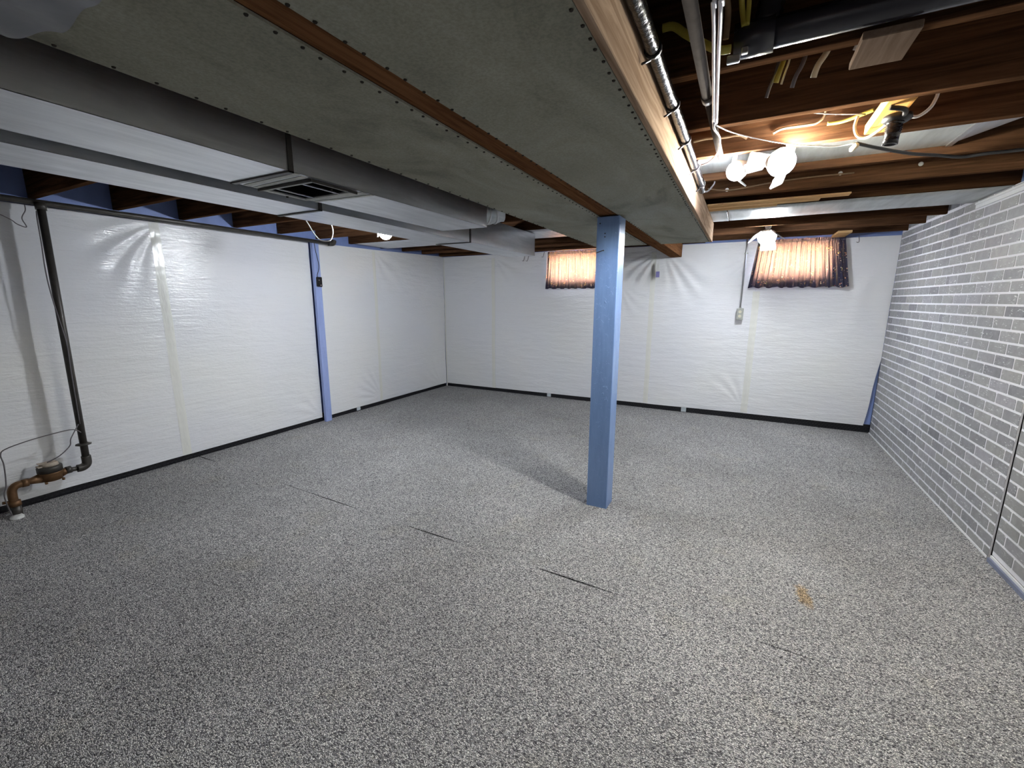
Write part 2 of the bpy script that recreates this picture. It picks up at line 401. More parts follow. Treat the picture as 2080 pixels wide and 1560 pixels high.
# ---------------------------------------------------------------- carpet
SEAM = 1.90
def seam_y(x, side):
    g = max(0, noise.noise(Vector((x*2.3, 3.1, 0)))+.08)*.020
    return 1.876 - .029*x + noise.noise(Vector((x*.8, 0, 5)))*.012 + side*g*.5
def carpet(name, y0, y1, lo_seam, hi_seam, label):
    bm = bmesh.new(); nx = 400; ny = 12; X0, X1 = XL+.065, XR-.016; V = []
    for i in range(nx+1):
        x = X0+(X1-X0)*i/nx; row = []
        a = seam_y(x, 1) if lo_seam else y0
        b = seam_y(x, -1) if hi_seam else y1+random.uniform(-.004, .004)
        for j in range(ny+1):
            s = j/ny; xx = x + (random.uniform(-.006, .006) if i == 0 else 0)
            yy = a+(b-a)*s
            z = .0 + .003*noise.noise(Vector((x*.9, yy*.9, 0)))
            row.append(bm.verts.new((xx, yy, z)))
        V.append(row)
    for i in range(nx):
        for j in range(ny): f = bm.faces.new((V[i][j], V[i+1][j], V[i+1][j+1], V[i][j+1])); f.smooth = True
    es = [e for e in bm.edges if e.is_boundary]
    r = bmesh.ops.extrude_edge_only(bm, edges=es)
    for v in [g for g in r['geom'] if isinstance(g, bmesh.types.BMVert)]: v.co.z = -.011
    for f in [g for g in r['geom'] if isinstance(g, bmesh.types.BMFace)]: f.smooth = False
    for e in es: e.smooth = False
    tag(obj(name, bm, 'carpet'), label, 'carpet')
carpet('carpet', YF+.01, SEAM, False, True, 'grey looped carpet in the foreground, near side of the dark seam')
carpet('carpet', SEAM, YB-.055, True, False, 'grey looped carpet under the blue post, far side of the dark seam')

# ---------------------------------------------------------------- black drainage mat along the wall foot
def mat_strip(name, axis, pos, a, b, h):
    bm = bmesh.new()
    if axis == 'x': bx(bm, pos, pos+.012, a, b, -.011, h)
    else: bx(bm, a, b, pos-.012, pos, -.011, h)
    n = int((b-a)/.03)
    for i in range(n):
        for r in range(3):
            c = a+(i+.5+.5*(r % 2))*.03; z = .008+r*.022
            if c > b-.01 or z > h-.008: continue
            s = .008
            if axis == 'x': bx(bm, pos+.012, pos+.016, c-s, c+s, z-.004, z+.004)
            else: bx(bm, c-s, c+s, pos-.016, pos-.012, z-.004, z+.004)
    return struct(obj(name, bm, 'mat_black'))
mat_strip('baseboard_left', 'x', XL+.035, YF+.02, YB-.06, .09)
mat_strip('baseboard_back', 'y', YB-.03, XL+.06, XR-.002, .12)

# ---------------------------------------------------------------- vapour barrier sheets
# pulls radiating from a pinned point: u, z, depth, folds, radius, middle angle, half width (degrees)
WR = {'left': [(1.93, 2.0, .016, 16, .9, 215, 50), (3.32, .05, .010, 16, .6, 150, 40), (4.28, .10, .026, 22, .55, 148, 45), (4.28, 2.0, .012, 12, .8, 320, 40), (5.6, .02, .014, 18, .6, 130, 45)],
      'back': [(-3.28, 2.0, .022, 12, 1.0, 322, 42), (-1.45, 1.60, .012, 16, .6, 300, 50), (-.97, 2.0, .024, 20, .9, 225, 50), (-.90, 2.0, .020, 18, 1.0, 310, 45), (.1, 1.9, .018, 18, 1.1, 225, 45), (.1, .15, .014, 14, .7, 120, 35), (1.28, 1.9, .016, 12, 1.5, 250, 30)]}
def disp(side, u, z):
    d = .007*noise.noise(Vector((u*1.1, z*1.6, 3.3))) + .0025*noise.noise(Vector((u*3.2, z*13, 1.7))) + .0016*noise.noise(Vector((u*6, z*24, 9)))
    for (pu, pz, amp, fr, rad, mid, hw) in WR[side]:
        du, dz = u-pu, z-pz; r = math.hypot(du, dz)
        if r < rad:
            da = (math.atan2(dz, du)-math.radians(mid)+PI) % (2*PI)-PI; q = abs(da)/math.radians(hw)
            if q < 1: d += .62*amp*math.cos(da*fr+2*noise.noise(Vector((u*3, z*3, 7))))*math.sin(PI*r/rad)*(1-r/rad)*(1-q*q)
    return min(max(d, -.014), .022)
def sheet(name, side, a, b, zb, zt, label, edge=None):
    """side 'left': runs along y at x=XL+.06 ; 'back': runs along x at y=YB-.06"""
    bm = bmesh.new(); st = .016; n = max(4, int((b-a)/st)); mz = int((zt(0)-zb(0))/.018) if callable(zt) else int((zt-zb)/.018)
    zbf = zb if callable(zb) else (lambda u: zb); ztf = zt if callable(zt) else (lambda u: zt)
    V = []
    for i in range(n+1):
        s = i/n; row = []
        for j in range(mz+1):
            q = j/mz; u = a+(b-a)*s
            if edge: u = a+(edge(q)-a)*s
            z = zbf(u)+(ztf(u)-zbf(u))*q
            d = disp(side, u, z)
            if side == 'left': row.append(bm.verts.new((XL+.072+d, u, z)))
            else: row.append(bm.verts.new((u, YB-.072-d, z)))
        V.append(row)
    for i in range(n):
        for j in range(mz): f = bm.faces.new((V[i][j], V[i+1][j], V[i+1][j+1], V[i][j+1])); f.smooth = True
    o = obj(name, bm, 'poly'); tag(o, label, 'plastic sheet'); return o
G = 'vapour barrier sheets on the walls'
def LZb(u): return .048+.004*noise.noise(Vector((u*3, 0, 0)))
sheets = []
s1 = sheet('plastic_sheet', 'left', YF+.02, 1.91, LZb, lambda u: 2.005, 'white plastic wall sheet behind the rusty water pipe and meter')
s2 = sheet('plastic_sheet', 'left', 1.911, 3.315, LZb, lambda u: 2.01, 'shiny white plastic wall sheet just left of the blue wall stud')
s3 = sheet('plastic_sheet', 'left', 3.395, 4.27, LZb, lambda u: 2.01+.012*(u-3.4), 'white plastic wall sheet just right of the blue wall stud')
s4 = sheet('plastic_sheet', 'left', 4.271, YB-.075, LZb, lambda u: 2.02+.025*(u-4.26), 'white plastic wall sheet on the left wall beside the far corner')
s5 = sheet('plastic_sheet', 'back', XL+.075, -3.29, lambda u: .05, lambda u: 2.052, 'narrow white plastic sheet on the far wall beside the corner')
s6 = sheet('plastic_sheet', 'back', -3.289, -1.0, lambda u: .052+.01*(u+3.3)/2.3, lambda u: 2.052, 'white plastic sheet on the far wall under the left curtain')
s7 = sheet('plastic_sheet', 'back', -.999, .12, lambda u: .06+.012*(u+1), lambda u: 2.052, 'white plastic sheet on the far wall behind the outlet conduit')
s8 = sheet('plastic_sheet', 'back', .121, 1.30, lambda u: .072+.004*(u), lambda u: 2.036, 'white plastic sheet on the far wall under the right curtain', edge=lambda q: min(1.331, 1.270+.16*q+.005*math.sin(q*19)))
# the window openings show through: sheets are cut around the curtains' windows
def cut(o, x0, x1, z0, z1):
    bm = bmesh.new(); bm.from_mesh(o.data)
    fs = [f for f in bm.faces if x0 < f.calc_center_median().x < x1 and z0 < f.calc_center_median().z < z1]
    bmesh.ops.delete(bm, geom=fs, context='FACES'); bm.to_mesh(o.data); bm.free()
cut(s6, W1[0], W1[1], WZ[0], 2.2); cut(s8, W2[0], W2[1], WZ[0], 2.2)
struct(obj('trim_3', B((1.24, XP_-.001, 5.765, YB-.045, .09, 2.03)), 'bluewall'))
# tapes over the sheet seams (parts of the sheet on their right/near side)
def tape(side, u, w_, z0, z1, par, lean=0):
    bm = bmesh.new(); n = 110; A = []
    for j in range(n+1):
        z = z0+(z1-z0)*j/n; wob = .004*noise.noise(Vector((u, z*3, 2))); uu = u+wob+lean*(z-z0)
        row = []
        for k in range(5):
            v = uu+w_*(k/4-.5); dp = .0735+disp(side, v, z)+.0012*(1 < k < 4)
            row.append(bm.verts.new((XL+dp, v, z) if side == 'left' else (v, YB-dp, z)))
        A.append(row)
    for p, q in zip(A, A[1:]):
        for k in range(4): f = bm.faces.new((p[k], p[k+1], q[k+1], q[k])); f.smooth = True
    o = obj('seam_tape', bm, 'tape', par)
tape('left', 1.90, .07, .05, 2.0, s1)
tape('left', 4.27, .05, .05, 2.0, s3)
tape('back', -3.32, .06, .055, 2.0, s5)
tape('back', -1.02, .06, .07, 1.98, s6)
tape('back', .13, .07, .08, 1.5, s7)
tape('back', XL+.085, .022, .0, 2.02, s5)

# ---------------------------------------------------------------- beam, post
bm_e = empty('support_beam', (-.76, 2, 1.904), 'built-up brown wooden beam running between the ceiling panels to the far wall', 'beam')
for x0, x1 in ((-.828, -.8125), (-.8115, -.7675), (-.7665, BX1)):
    obj('beam_plank', B((x0, x1, YF+.01, YB-.10, 1.907+random.uniform(0, .003), ZJ-.003), bev=.002), 'beam', bm_e)
pe = empty('support_post', (-.765, 2.80, 0), 'square blue painted wooden post standing in the middle of the carpet', 'post')
pb = bmesh.new(); bx(pb, -.838, -.697, 2.728, 2.872, -.006, 1.9, bev=.004)
obj('post_shaft', pb, 'bluepost', pe)
for (x, z) in ((-.785, 1.78), (-.785, 1.80), (-.79, 1.70), (-.838+.02, 1.86)):
    bm = bmesh.new(); lathe(bm, [(0, .004), (.004, .003)], (x, 2.7275, z), (0, -1, 0), 8); obj('nail', bm, 'nail', pe)
bm = bmesh.new(); tube(bm, [(-.836, 2.726, 1.688), (-.81, 2.722, 1.694), (-.79, 2.718, 1.70)], .0025, 6); obj('bent_nail', bm, 'nail', pe)
# wall stud, blue
ws_ = tag(obj('wall_stud', B((XL+.098, XL+.135, 3.315, 3.398, -.006, 2.035), bev=.003), 'bluestud'), 'narrow blue painted stud standing against the left wall plastic', 'stud')

# ---------------------------------------------------------------- boxed soffit
so_e = empty('boxed_soffit', (-.8, 2.2, 1.904), 'grey fibreboard boxed ceiling drop along the central beam, edged with nails', 'ceiling panel')
PT = .006
def pan(pts):
    bm = bmesh.new(); quadbox(bm, pts, 1.904-PT+.004, 1.904+.004); return obj('ceiling_panel', bm, 'soffit', so_e)
YS = YF+.02
p1 = pan([(-1.288, YS), (-.829, YS), (-.829, 2.925), (-1.292, 3.045)])
p2 = pan([(-1.292, 3.051), (-.83, 2.931), (-.835, 4.283), (-1.305, 4.275)])
p3 = pan([(-.765, YS), (-.304, YS), (-.306, 3.026), (-.692, 2.932), (-.708, 2.932), (-.754, .50)])
p4 = pan([(-.708, 2.938), (-.692, 2.938), (-.306, 3.032), (-.300, 4.325), (-.708, 4.288)])
def nails(p, rows):
    bm = bmesh.new()
    for (x0, y0, x1, y1, step) in rows:
        L = math.hypot(x1-x0, y1-y0); n = int(L/step)
        for i in range(n):
            s = (i+random.uniform(-.12, .12))/n; x = x0+(x1-x0)*s+random.uniform(-.002, .002); y = y0+(y1-y0)*s
            lathe(bm, [(0, .0045), (.0025, .0035)], (x, y, 1.9018), (0, 0, -1), 6)
    o = obj('nail_heads', bm, 'nail', p); o['kind'] = 'stuff'
nails(p1, [(-1.276, .45, -1.281, 3.0, .085), (-.838, .4, -.838, 2.9, .055)])
nails(p2, [(-1.282, 3.1, -1.294, 4.2, .085), (-.842, 2.98, -.845, 4.25, .055)])
nails(p3, [(-.748, .4, -.722, 2.7, .06), (-.312, .4, -.314, 3.0, .047)])
nails(p4, [(-.70, 3.0, -.70, 4.26, .06), (-.313, 3.06, -.309, 4.3, .047)])
obj('fascia_board', B((-.3045, -.284, YS, 4.325, 1.9005, ZJ-.005), bev=.002), 'fascia', so_e)
obj('fascia_board', B((-1.288, -1.268, YS, 4.27, 1.911, ZJ-.005), bev=.002), 'beam', so_e)
obj('end_board', B((-.69, -.306, 4.28, 4.298, 1.911, ZJ-.005)), 'beam', so_e)
obj('end_board', B((-1.266, -.84, 4.24, 4.258, 1.911, ZJ-.005)), 'beam', so_e)
# plastic scrap stapled over the near end of the left panel
bm = bmesh.new(); n = 44; V = []
for i in range(n+1):
    row = []
    for j in range(n+1):
        s, q = i/n, j/n
        x = -1.292+.42*s; yhi = .385+.045*min(1, s*4)-.02*s*s; y = -.5+(yhi+.5)*q
        fold = math.sin((x*1.3+y*.8)*34)*.0035+.003*noise.noise(Vector((x*9, y*9, 0)))
        row.append(bm.verts.new((x, y, 1.893+fold*(.4+q))))
    V.append(row)
for i in range(n):
    for j in range(n): f = bm.faces.new((V[i][j], V[i+1][j], V[i+1][j+1], V[i][j+1])); f.smooth = True
M['scrap'] = flat('grey_plastic_film', (.17, .175, .20), .38, 0, .2, 6, .004)
tag(obj('plastic_scrap', bm, 'scrap'), 'crumpled grey plastic film stapled under the ceiling panel, upper left corner', 'plastic film')

# ---------------------------------------------------------------- ducts
def duct(name, x0, x1, y0, y1, z0, z1, seams, label, hole=None):
    e = empty(name, ((x0+x1)/2, (y0+y1)/2, z0), label, 'duct')
    cuts = [y0]+seams+[y1]
    for a, b in zip(cuts, cuts[1:]):
        t = .0015
        bs = [(x0, x0+t, a+.002, b-.002, z0, z1), (x1-t, x1, a+.002, b-.002, z0, z1), (x0, x1, a+.002, b-.002, z1-t, z1)]
        if hole and a < hole[2] < b:
            hx0, hx1, hy0, hy1 = hole
            bs += [(x0, x1, a+.002, hy0, z0, z0+t), (x0, x1, hy1, b-.002, z0, z0+t), (x0, hx0, hy0, hy1, z0, z0+t), (hx1, x1, hy0, hy1, z0, z0+t)]
        else: bs.append((x0, x1, a+.002, b-.002, z0, z0+t))
        if b == y1: bs.append((x0, x1, b-.004, b-.002, z0, z1))
        obj('duct_section', B(*bs), 'duct', e)
    for s in seams:
        q = .005
        obj('drive_cleat', B((x0-q, x0-.0005, s-.009, s+.009, z0-q, z1-.01), (x1+.0005, x1+q, s-.009, s+.009, z0-q, z1-.01), (x0-q, x1+q, s-.009, s+.009, z0-q, z0-.0005)), 'iron', e)
    return e
d1 = duct('air_duct', -1.757, -1.425, YF+.02, 2.395, 1.834, 2.045, [-.9, 1.072],
          'wide galvanised duct with an open register in its underside, nearest the panels', 'hole' and (-1.737, -1.463, 1.190, 1.366))
d2 = duct('air_duct', -2.212, -1.897, YF+.02, 4.12, 1.834, 2.045, [-.4, 1.573, 2.93],
          'long galvanised duct on the left, reaching nearly to the far wall')
# register in duct 1
re_ = empty('air_register', (-1.6, 1.275, 1.83), 'open metal air register in the underside of the wide duct', 'vent')
fx0, fx1, fy0, fy1 = -1.752, -1.448, 1.172, 1.385; z = 1.822
obj('register_frame', B((fx0, fx1, fy0, 1.191, z+.005, z+.011), (fx0, fx1, 1.366, fy1, z+.005, z+.011), (fx0, -1.735, 1.191, 1.366, z+.005, z+.011), (-1.465, fx1, 1.191, 1.366, z+.005, z+.011), bev=.0015), 'foil', re_)
obj('register_lip', B((fx0-.004, fx1+.004, fy0-.007, fy0, z+.001, z+.011), (fx1, fx1+.007, fy0-.007, fy1, z+.001, z+.011)), 'iron', re_)
for x in (-1.68, -1.525): obj('register_rail', B((x-.003, x+.003, 1.188, 1.368, z+.006, z+.010)), 'steel', re_)
for (x, y) in ((-1.73, 1.275), (-1.465, 1.275)):
    bm = bmesh.new(); lathe(bm, [(0, .006), (.004, .004)], (x, y, z), (0, 0, -1), 8); obj('screw', bm, 'nail', re_)
obj('shade_liner', B((-1.738, -1.462, 1.189, 1.367, 1.895, 1.90), (-1.740, -1.7375, 1.187, 1.369, 1.836, 1.895), (-1.4625, -1.460, 1.187, 1.369, 1.836, 1.895), (-1.7375, -1.4625, 1.186, 1.189, 1.836, 1.895), (-1.7375, -1.4625, 1.367, 1.37, 1.836, 1.895)), 'voidm', re_)  # black liner: the darkness of the opening put in as colour
# sealant strips beside the register
def strip(pts, par):
    bm = bmesh.new(); quadbox(bm, pts, 1.8315, 1.8338); return obj('sealant_strip', bm, 'foil', par)
strip([(-1.752, 1.105), (-1.43, 1.090), (-1.43, 1.112), (-1.752, 1.128)], d1)
strip([(-1.752, 1.143), (-1.44, 1.125), (-1.44, 1.150), (-1.752, 1.160)], d1)
strip([(-1.752, 1.395), (-1.43, 1.395), (-1.43, 1.428), (-1.752, 1.412)], d1)
strip([(-1.752, 1.425), (-1.43, 1.445), (-1.43, 1.465), (-1.752, 1.440)], d1)
# round take-off at the end of duct 1
rt_ = empty('round_takeoff', (-1.55, 2.5, 1.96), 'short round crimped metal elbow at the end of the wide duct', 'duct')
bm = bmesh.new(); P = smooth([(-1.53, 2.40, 1.945), (-1.52, 2.46, 1.948), (-1.49, 2.53, 1.965), (-1.44, 2.585, 1.985)], 5)
tube(bm, P, [.088+.003*(i % 3 == 0) for i in range(len(P))], 20); obj('elbow', bm, 'duct2', rt_)
for i in (1, 6, 11):
    bm = bmesh.new(); tube(bm, [P[i], P[i]+(P[i+1]-P[i]).normalized()*.01], .094, 20); obj('ring', bm, 'steel', rt_)
# joist-bay duct over the twin lamps
bd = empty('bay_duct', (.3, 2.62, 2.10), 'bluish metal duct in the joist bay above the two bright lamps', 'duct')
obj('duct_section', B((-.283, .095, 2.412, 2.83, 2.10, 2.25)), 'duct2', bd)
obj('duct_section', B((.0975, .76, 2.412, 2.83, 2.098, 2.25)), 'duct2', bd)
bm = bmesh.new()
vs = [bm.verts.new(p) for p in ((.775, 2.412, 2.10), (.775, 2.81, 2.10), (.93, 2.62, 2.12), (1.0, 2.412, 2.125), (.775, 2.412, 2.25), (.775, 2.81, 2.25), (.93, 2.62, 2.25), (1.0, 2.412, 2.25))]
bm.faces.new(vs[:4]); bm.faces.new(vs[4:]);
for i in range(4): bm.faces.new((vs[i], vs[(i+1) % 4], vs[(i+1) % 4+4], vs[i+4]))
obj('duct_boot', bm, 'duct', bd)
obj('drive_cleat', B((.757, .778, 2.41, 2.825, 2.092, 2.20)), 'steel', bd)
# panning sheets nailed under joists
def panning(x0, x1, y0, y1, label, wave=.006, mat='duct2', z=ZJ-.006):
    bm = bmesh.new(); n = 60; V = []
    for i in range(n+1):
        x = x0+(x1-x0)*i/n; r = []
        for j in range(5):
            yy = y0+(y1-y0)*j/4
            if j == 0: yy += wave*noise.noise(Vector((x*7, 1, 0)))*1.6
            if j == 4: yy += wave*noise.noise(Vector((x*6, 2, 0)))*2
            r.append(bm.verts.new((x, yy, z-.0015*abs(noise.noise(Vector((x*4, yy*4, 0)))))))
        V.append(r)
    for i in range(n):
        for j in range(4): f = bm.faces.new((V[i][j], V[i+1][j], V[i+1][j+1], V[i][j+1])); f.smooth = True
    r = bmesh.ops.extrude_face_region(bm, geom=list(bm.faces))
    for v in [g for g in r['geom'] if isinstance(g, bmesh.types.BMVert)]: v.co.z += .003
    return tag(obj('panning_sheet', bm, mat), label, 'metal sheet')
panning(-.16, 1.33, 3.71, 4.225, 'ragged grey metal sheet nailed under the joists on the right side')
panning(-.282, -.165, 3.735, 4.215, 'short metal collar sheet joining the right sheet to the boxed soffit', 0, z=ZJ-.009)
panning(-4.2, -1.31, 3.945, 4.485, 'grey metal sheet nailed under the joists above the left ducts', .003, 'duct')

# ---------------------------------------------------------------- boards under joists
LG = 'lath strips nailed under the joists'
for (x1, y0, y1, lab) in ((.53, 3.47, 3.545, 'longest thin lath strip under the joists, farthest from the far wall'),
                     (.385, 3.56, 3.625, 'middle thin lath strip under the joists beside the metal sheet'),
                     (.15, 3.64, 3.70, 'shortest thin lath strip under the joists beside the metal sheet')):
    tag(obj('lath_strip', B((-.28, x1, y0, y1, ZJ-.014, ZJ-.004), bev=.0015), 'lath'), lab, 'wood strip')
tag(obj('scrap_board', B((.205, .322, 1.49, 1.655, ZJ-.022, ZJ-.003), bev=.002), 'board'), 'short square-cut board nailed flat under the nearest joist', 'board')
tag(obj('scrap_block', B((.748, .86, 5.30, 5.66, ZJ-.025, ZJ-.004), bev=.002), 'lath'), 'small wooden block under the joists above the right curtain', 'board')
hb = tag(obj('lamp_board', B((.375, .455, 2.022, 2.372, ZJ+.002, ZJ+.04), bev=.003), 'block'), 'orange wooden block between joists behind the black empty lamp socket', 'board')

# ---------------------------------------------------------------- right wall: brick-faced panels
ROW = .0691; ZT0 = 1.998; BL = .2075; YJ0 = 3.729
joints = [(y-.038, y) for y in right_y]
brick_cache = {}
def brick_mesh(w, h, var):
    k = (round(w, 3), round(h, 3), var)
    if k in brick_cache: return brick_cache[k]
    bm = bmesh.new(); rnd = random.Random(var*31+7); c = [.004+rnd.random()*.005*(rnd.random() > .5) for _ in range(4)]
    hw, hh = k[0]/2, k[1]/2; c = [min(q, hw*.6) for q in c]
    pts = [(-hw+c[0], -hh), (hw-c[1], -hh), (hw, -hh+c[1]), (hw, hh-c[2]), (hw-c[2], hh), (-hw+c[3], hh), (-hw, hh-c[3]), (-hw, -hh+c[0])]
    a = [bm.verts.new((0, y, z)) for y, z in pts]; b = [bm.verts.new((-.0018, y*.99, z*.97)) for y, z in pts]
    bm.faces.new(b)
    for i in range(8): bm.faces.new((a[i], a[(i+1) % 8], b[(i+1) % 8], b[i]))
    bmesh.ops.recalc_face_normals(bm, faces=bm.faces)
    me = D.meshes.new('brick'); bm.to_mesh(me); bm.free(); me.materials.append(M['brick']); brick_cache[k] = me; return me
def free_spans(y0, y1):
    out = [(y0, y1)]
    for a, b in joints:
        nx_ = []
        for p, q in out:
            if b+.004 < p or a-.004 > q: nx_.append((p, q)); continue
            if a-.004 > p: nx_.append((p, a-.004))
            if b+.004 < q: nx_.append((b+.004, q))
        out = nx_
    return [s for s in out if s[1]-s[0] > .02]
def brick_panel(y0, y1, z0, xf, zoff=0, fill=True, stuff=False, yoff=0):
    bm = bmesh.new(); bx(bm, xf, xf+.008, y0, y1, z0, ZT0+.06 if fill else ZT0+.004)
    spans = []
    if fill:
        spans = [s for s in free_spans(y0, y1) if s[0] > 4.2]
        for a, b in spans: bx(bm, xf, xf+.008, a, b, ZT0+.06, 2.29)
    p = obj('brick_panel', bm, 'mortar', wr)
    big = bmesh.new() if stuff else None
    k = -4
    while True:
        ztop = ZT0-ROW*k+zoff; zb_ = ztop-ROW
        if ztop < z0+.015: break
        k += 1
        if zb_ > 2.27 or (not fill and ztop > ZT0+.01+zoff): continue
        zt2 = min(ztop, 2.285); za, zc = max(zb_+.006, z0+.002), zt2-.006
        if zc-za < .012: continue
        sp = [(y0, y1)] if ztop < 2.07+.03 and not (fill and ztop > 2.07) else spans
        if fill and ztop > 2.03:
            if ztop <= 2.075: sp = [(y0, y1)]; zc = min(zc, 2.052)
            else: sp = spans
        ph = YJ0 + (BL/2 if (k-1) % 2 == 0 else 0) + yoff
        for a, b in sp:
            i = math.floor((a-ph)/BL)
            while ph+i*BL < b:
                u0 = max(ph+i*BL+.0055, a+.001); u1 = min(ph+(i+1)*BL-.0055, b-.001); i += 1
                if u1-u0 < .012: continue
                me = brick_mesh(u1-u0, zc-za, random.randrange(4))
                loc = Vector((xf, (u0+u1)/2, (za+zc)/2))
                if stuff:
                    t_ = bmesh.new(); t_.from_mesh(me); t_.transform(Matrix.Translation(loc)); tmp = D.meshes.new('t'); t_.to_mesh(tmp); t_.free(); big.from_mesh(tmp); D.meshes.remove(tmp)
                else:
                    o = D.objects.new('brick', me); COL.objects.link(o); o.parent = p; o.location = loc
    if stuff:
        o = obj('brick_faces', big, 'brick', p); o['kind'] = 'stuff'
    return p
XP = XR-.012
brick_panel(4.392, YB-.075, .006, XP)
brick_panel(3.146, 4.386, .006, XP-.003, 0, True)
brick_panel(1.93, 3.118, .040, XP-.001, -.004, False, yoff=.03)
brick_panel(YF+.02, 1.925, .040, XP-.001, -.004, False, True)
obj('panel_backing', B((XR+.002, XR+.010, YF+.02, YB-.05, 0, 2.04)), 'black', wr)
# white cap moulding
cap = bmesh.new(); bx(cap, XP-.014, XP-.0035, YF+.02, 4.146, 2.002, 2.040); bx(cap, XP-.019, XP-.014, YF+.02, 4.146, 2.026, 2.040)
struct(obj('trim_1', cap, 'mould'))
bb = struct(obj('baseboard_right', B((XP-.020, XP-.002, YF+.02, 3.112, -.008, .024)), flat('scuffed_blue_baseboard', (.16, .18, .26), .5, 0, .35, 12)))
obj('white_edge', B((XP-.010, XP-.002, YF+.02, 3.112, .0245, .038)), 'mould', bb)
struct(obj('trim_2', B((XP-.008, XP-.004, 3.15, YB-.08, -.006, .012)), 'mould'))

# ---------------------------------------------------------------- curtains
def curtain(x0b, x1b, x0t, x1t, zb, zt, label, seed):
    bm = bmesh.new(); uvl = bm.loops.layers.uv.new('UVMap'); nu, nv = 260, 46; V = []; rnd = random.Random(seed)
    ph = [0]
    for i in range(nu): ph.append(ph[-1]+(1+.9*noise.noise(Vector((i*.035, seed, 0)))))
    tot = ph[-1]
    for i in range(nu+1):
        s = ph[i]/tot; row = []
        for j in range(nv+1):
            q = j/nv; xb = x0b+(x1b-x0b)*(i/nu); xt = x0t+(x1t-x0t)*(i/nu)
            x = xb+(xt-xb)*min(1, q*1.08); pinch = 1-abs(q-.93)*0
            z = zb+(zt-zb)*q
            amp = .012*(1-.55*q)+.004*noise.noise(Vector((i*.05, q*2, seed)))
            d = amp*math.sin(s*2*PI*17)+.006*math.sin(s*2*PI*41+q*2)*(.3+.7*q)
            if q > .88: d = d*.5+.006*math.sin(s*2*PI*70)
            z2 = z+(.006*math.sin(s*2*PI*8.5+seed)+.004*noise.noise(Vector((i*.08, 5, seed))))*(1-q)**3 - (.010*noise.noise(Vector((i*.09, 1, seed))))*(q**8)
            x2 = x+.004*math.cos(s*2*PI*17)
            row.append((bm.verts.new((x2, YB-.122-.014*(1-q)-d, z2)), (i/nu*1.35, q*(zt-zb))))
        V.append(row)
    for i in range(nu):
        for j in range(nv):
            c = (V[i][j], V[i+1][j], V[i+1][j+1], V[i][j+1]); f = bm.faces.new([a[0] for a in c]); f.smooth = True
            for l, a in zip(f.loops, c): l[uvl].uv = a[1]
    c = empty('floral_curtain', ((x0b+x1b)/2, YB-.12, zb), label, 'curtain', None)
    obj('cloth', bm, 'curtain', c)
    rod = bmesh.new(); tube(rod, [(x0t-.005, YB-.118, zt-.03), (x1t+.005, YB-.118, zt-.03)], .004, 8); obj('curtain_rod', rod, 'steel', c)
curtain(-2.455, -1.56, -2.432, -1.60, 1.552, 2.045, 'dark floral curtain partly hidden behind the blue post', 3)
curtain(.032, .955, .088, .875, 1.540, 2.050, 'dark floral curtain near the brick wall, glowing with daylight', 11)

# ---------------------------------------------------------------- lamps
def dome(bm, c, r, ax=(0, 0, -1), seg=20, n=7, squash=1.0, back=True):
    prof = []
    for i in range(n+1):
        a = PI*(i/n)*(1 if back else .5); prof.append((-math.cos(a)*r*squash if back else r*squash*math.sin(a), max(.0008, r*math.sin(a)) if back else max(.0008, r*math.cos(a))))
    lathe(bm, prof, c, ax, seg)
def led_lamp(c, ax, roll, warm, label, r=.045, pw=.05, pl=.075, tilt=-.9, rear=False, far=False):
    c = Vector(c); ax = Vector(ax).normalized(); e = empty('led_lamp', c, label, 'lamp')
    bmat = 'fill_rear' if rear else 'bulb_far' if far else ('bulb_warm' if warm else 'bulb_cool')
    bm = bmesh.new(); prof = [(r*1.05*math.sin(a*PI/16)-.004, max(.0008, r*math.cos(a*PI/16))) for a in range(9)]
    lathe(bm, prof, c, ax, 20); obj('lit_dome', bm, bmat, e)
    bm = bmesh.new(); lathe(bm, [(-.10, .013), (-.07, .013), (-.066, .020), (-.030, r*.9), (-.006, r*1.06), (-.0045, r*1.02)], c, ax, 18); obj('lamp_housing', bm, 'white', e)
    n = ax.orthogonal().normalized(); b = ax.cross(n)
    for k in range(3):
        a = roll+k*2*PI/3; d = math.cos(a)*n+math.sin(a)*b; t_ = ax.cross(d)
        o0 = c+d*(r*.95)-ax*.012; tip = (d+ax*tilt).normalized(); nn = tip.cross(t_).normalized()
        bm = bmesh.new(); A = []; q = .006
        for h, w_ in ((0, pw*.42), (pl*.92, pw*.5), (pl, pw*.40)):
            for sg in (1, -1):
                p = o0+tip*h+t_*w_*sg; A.append((bm.verts.new(p+nn*q/2), bm.verts.new(p-nn*q/2)))
        L = [A[0], A[2], A[4], A[5], A[3], A[1]]
        bm.faces.new([v[0] for v in L]); bm.faces.new([v[1] for v in L][::-1])
        for i in range(6): bm.faces.new((L[i][0], L[(i+1) % 6][0], L[(i+1) % 6][1], L[i][1]))
        obj('led_panel', bm, 'ledframe', e)
    return e
def twin(c):
    e = empty('twin_socket', c, 'white twin lamp socket joining the two bright lamps under the bay duct', 'lamp socket')
    bm = bmesh.new(); lathe(bm, [(0, .052), (.012, .050), (.022, .03), (.05, .024)], c, (0, 0, -1), 20); obj('ceiling_plate', bm, 'white', e)
    return e
tc_ = Vector((.012, 2.49, 2.096)); te = twin(tc_)
L1, L2 = Vector((-.083, 2.425, 1.995)), Vector((.095, 2.365, 1.995))
hub = tc_+Vector((0, 0, -.052))
for L in (L1, L2):
    d = (L-hub).normalized(); bm = bmesh.new(); tube(bm, [hub, L-d*.080], .015, 12); obj('socket_arm', bm, 'white', te)
led_lamp(L1, (L1-hub)+Vector((-.02, -.02, -.02)), .4, False, 'left lamp of the bright pair under the bay duct', r=.043)
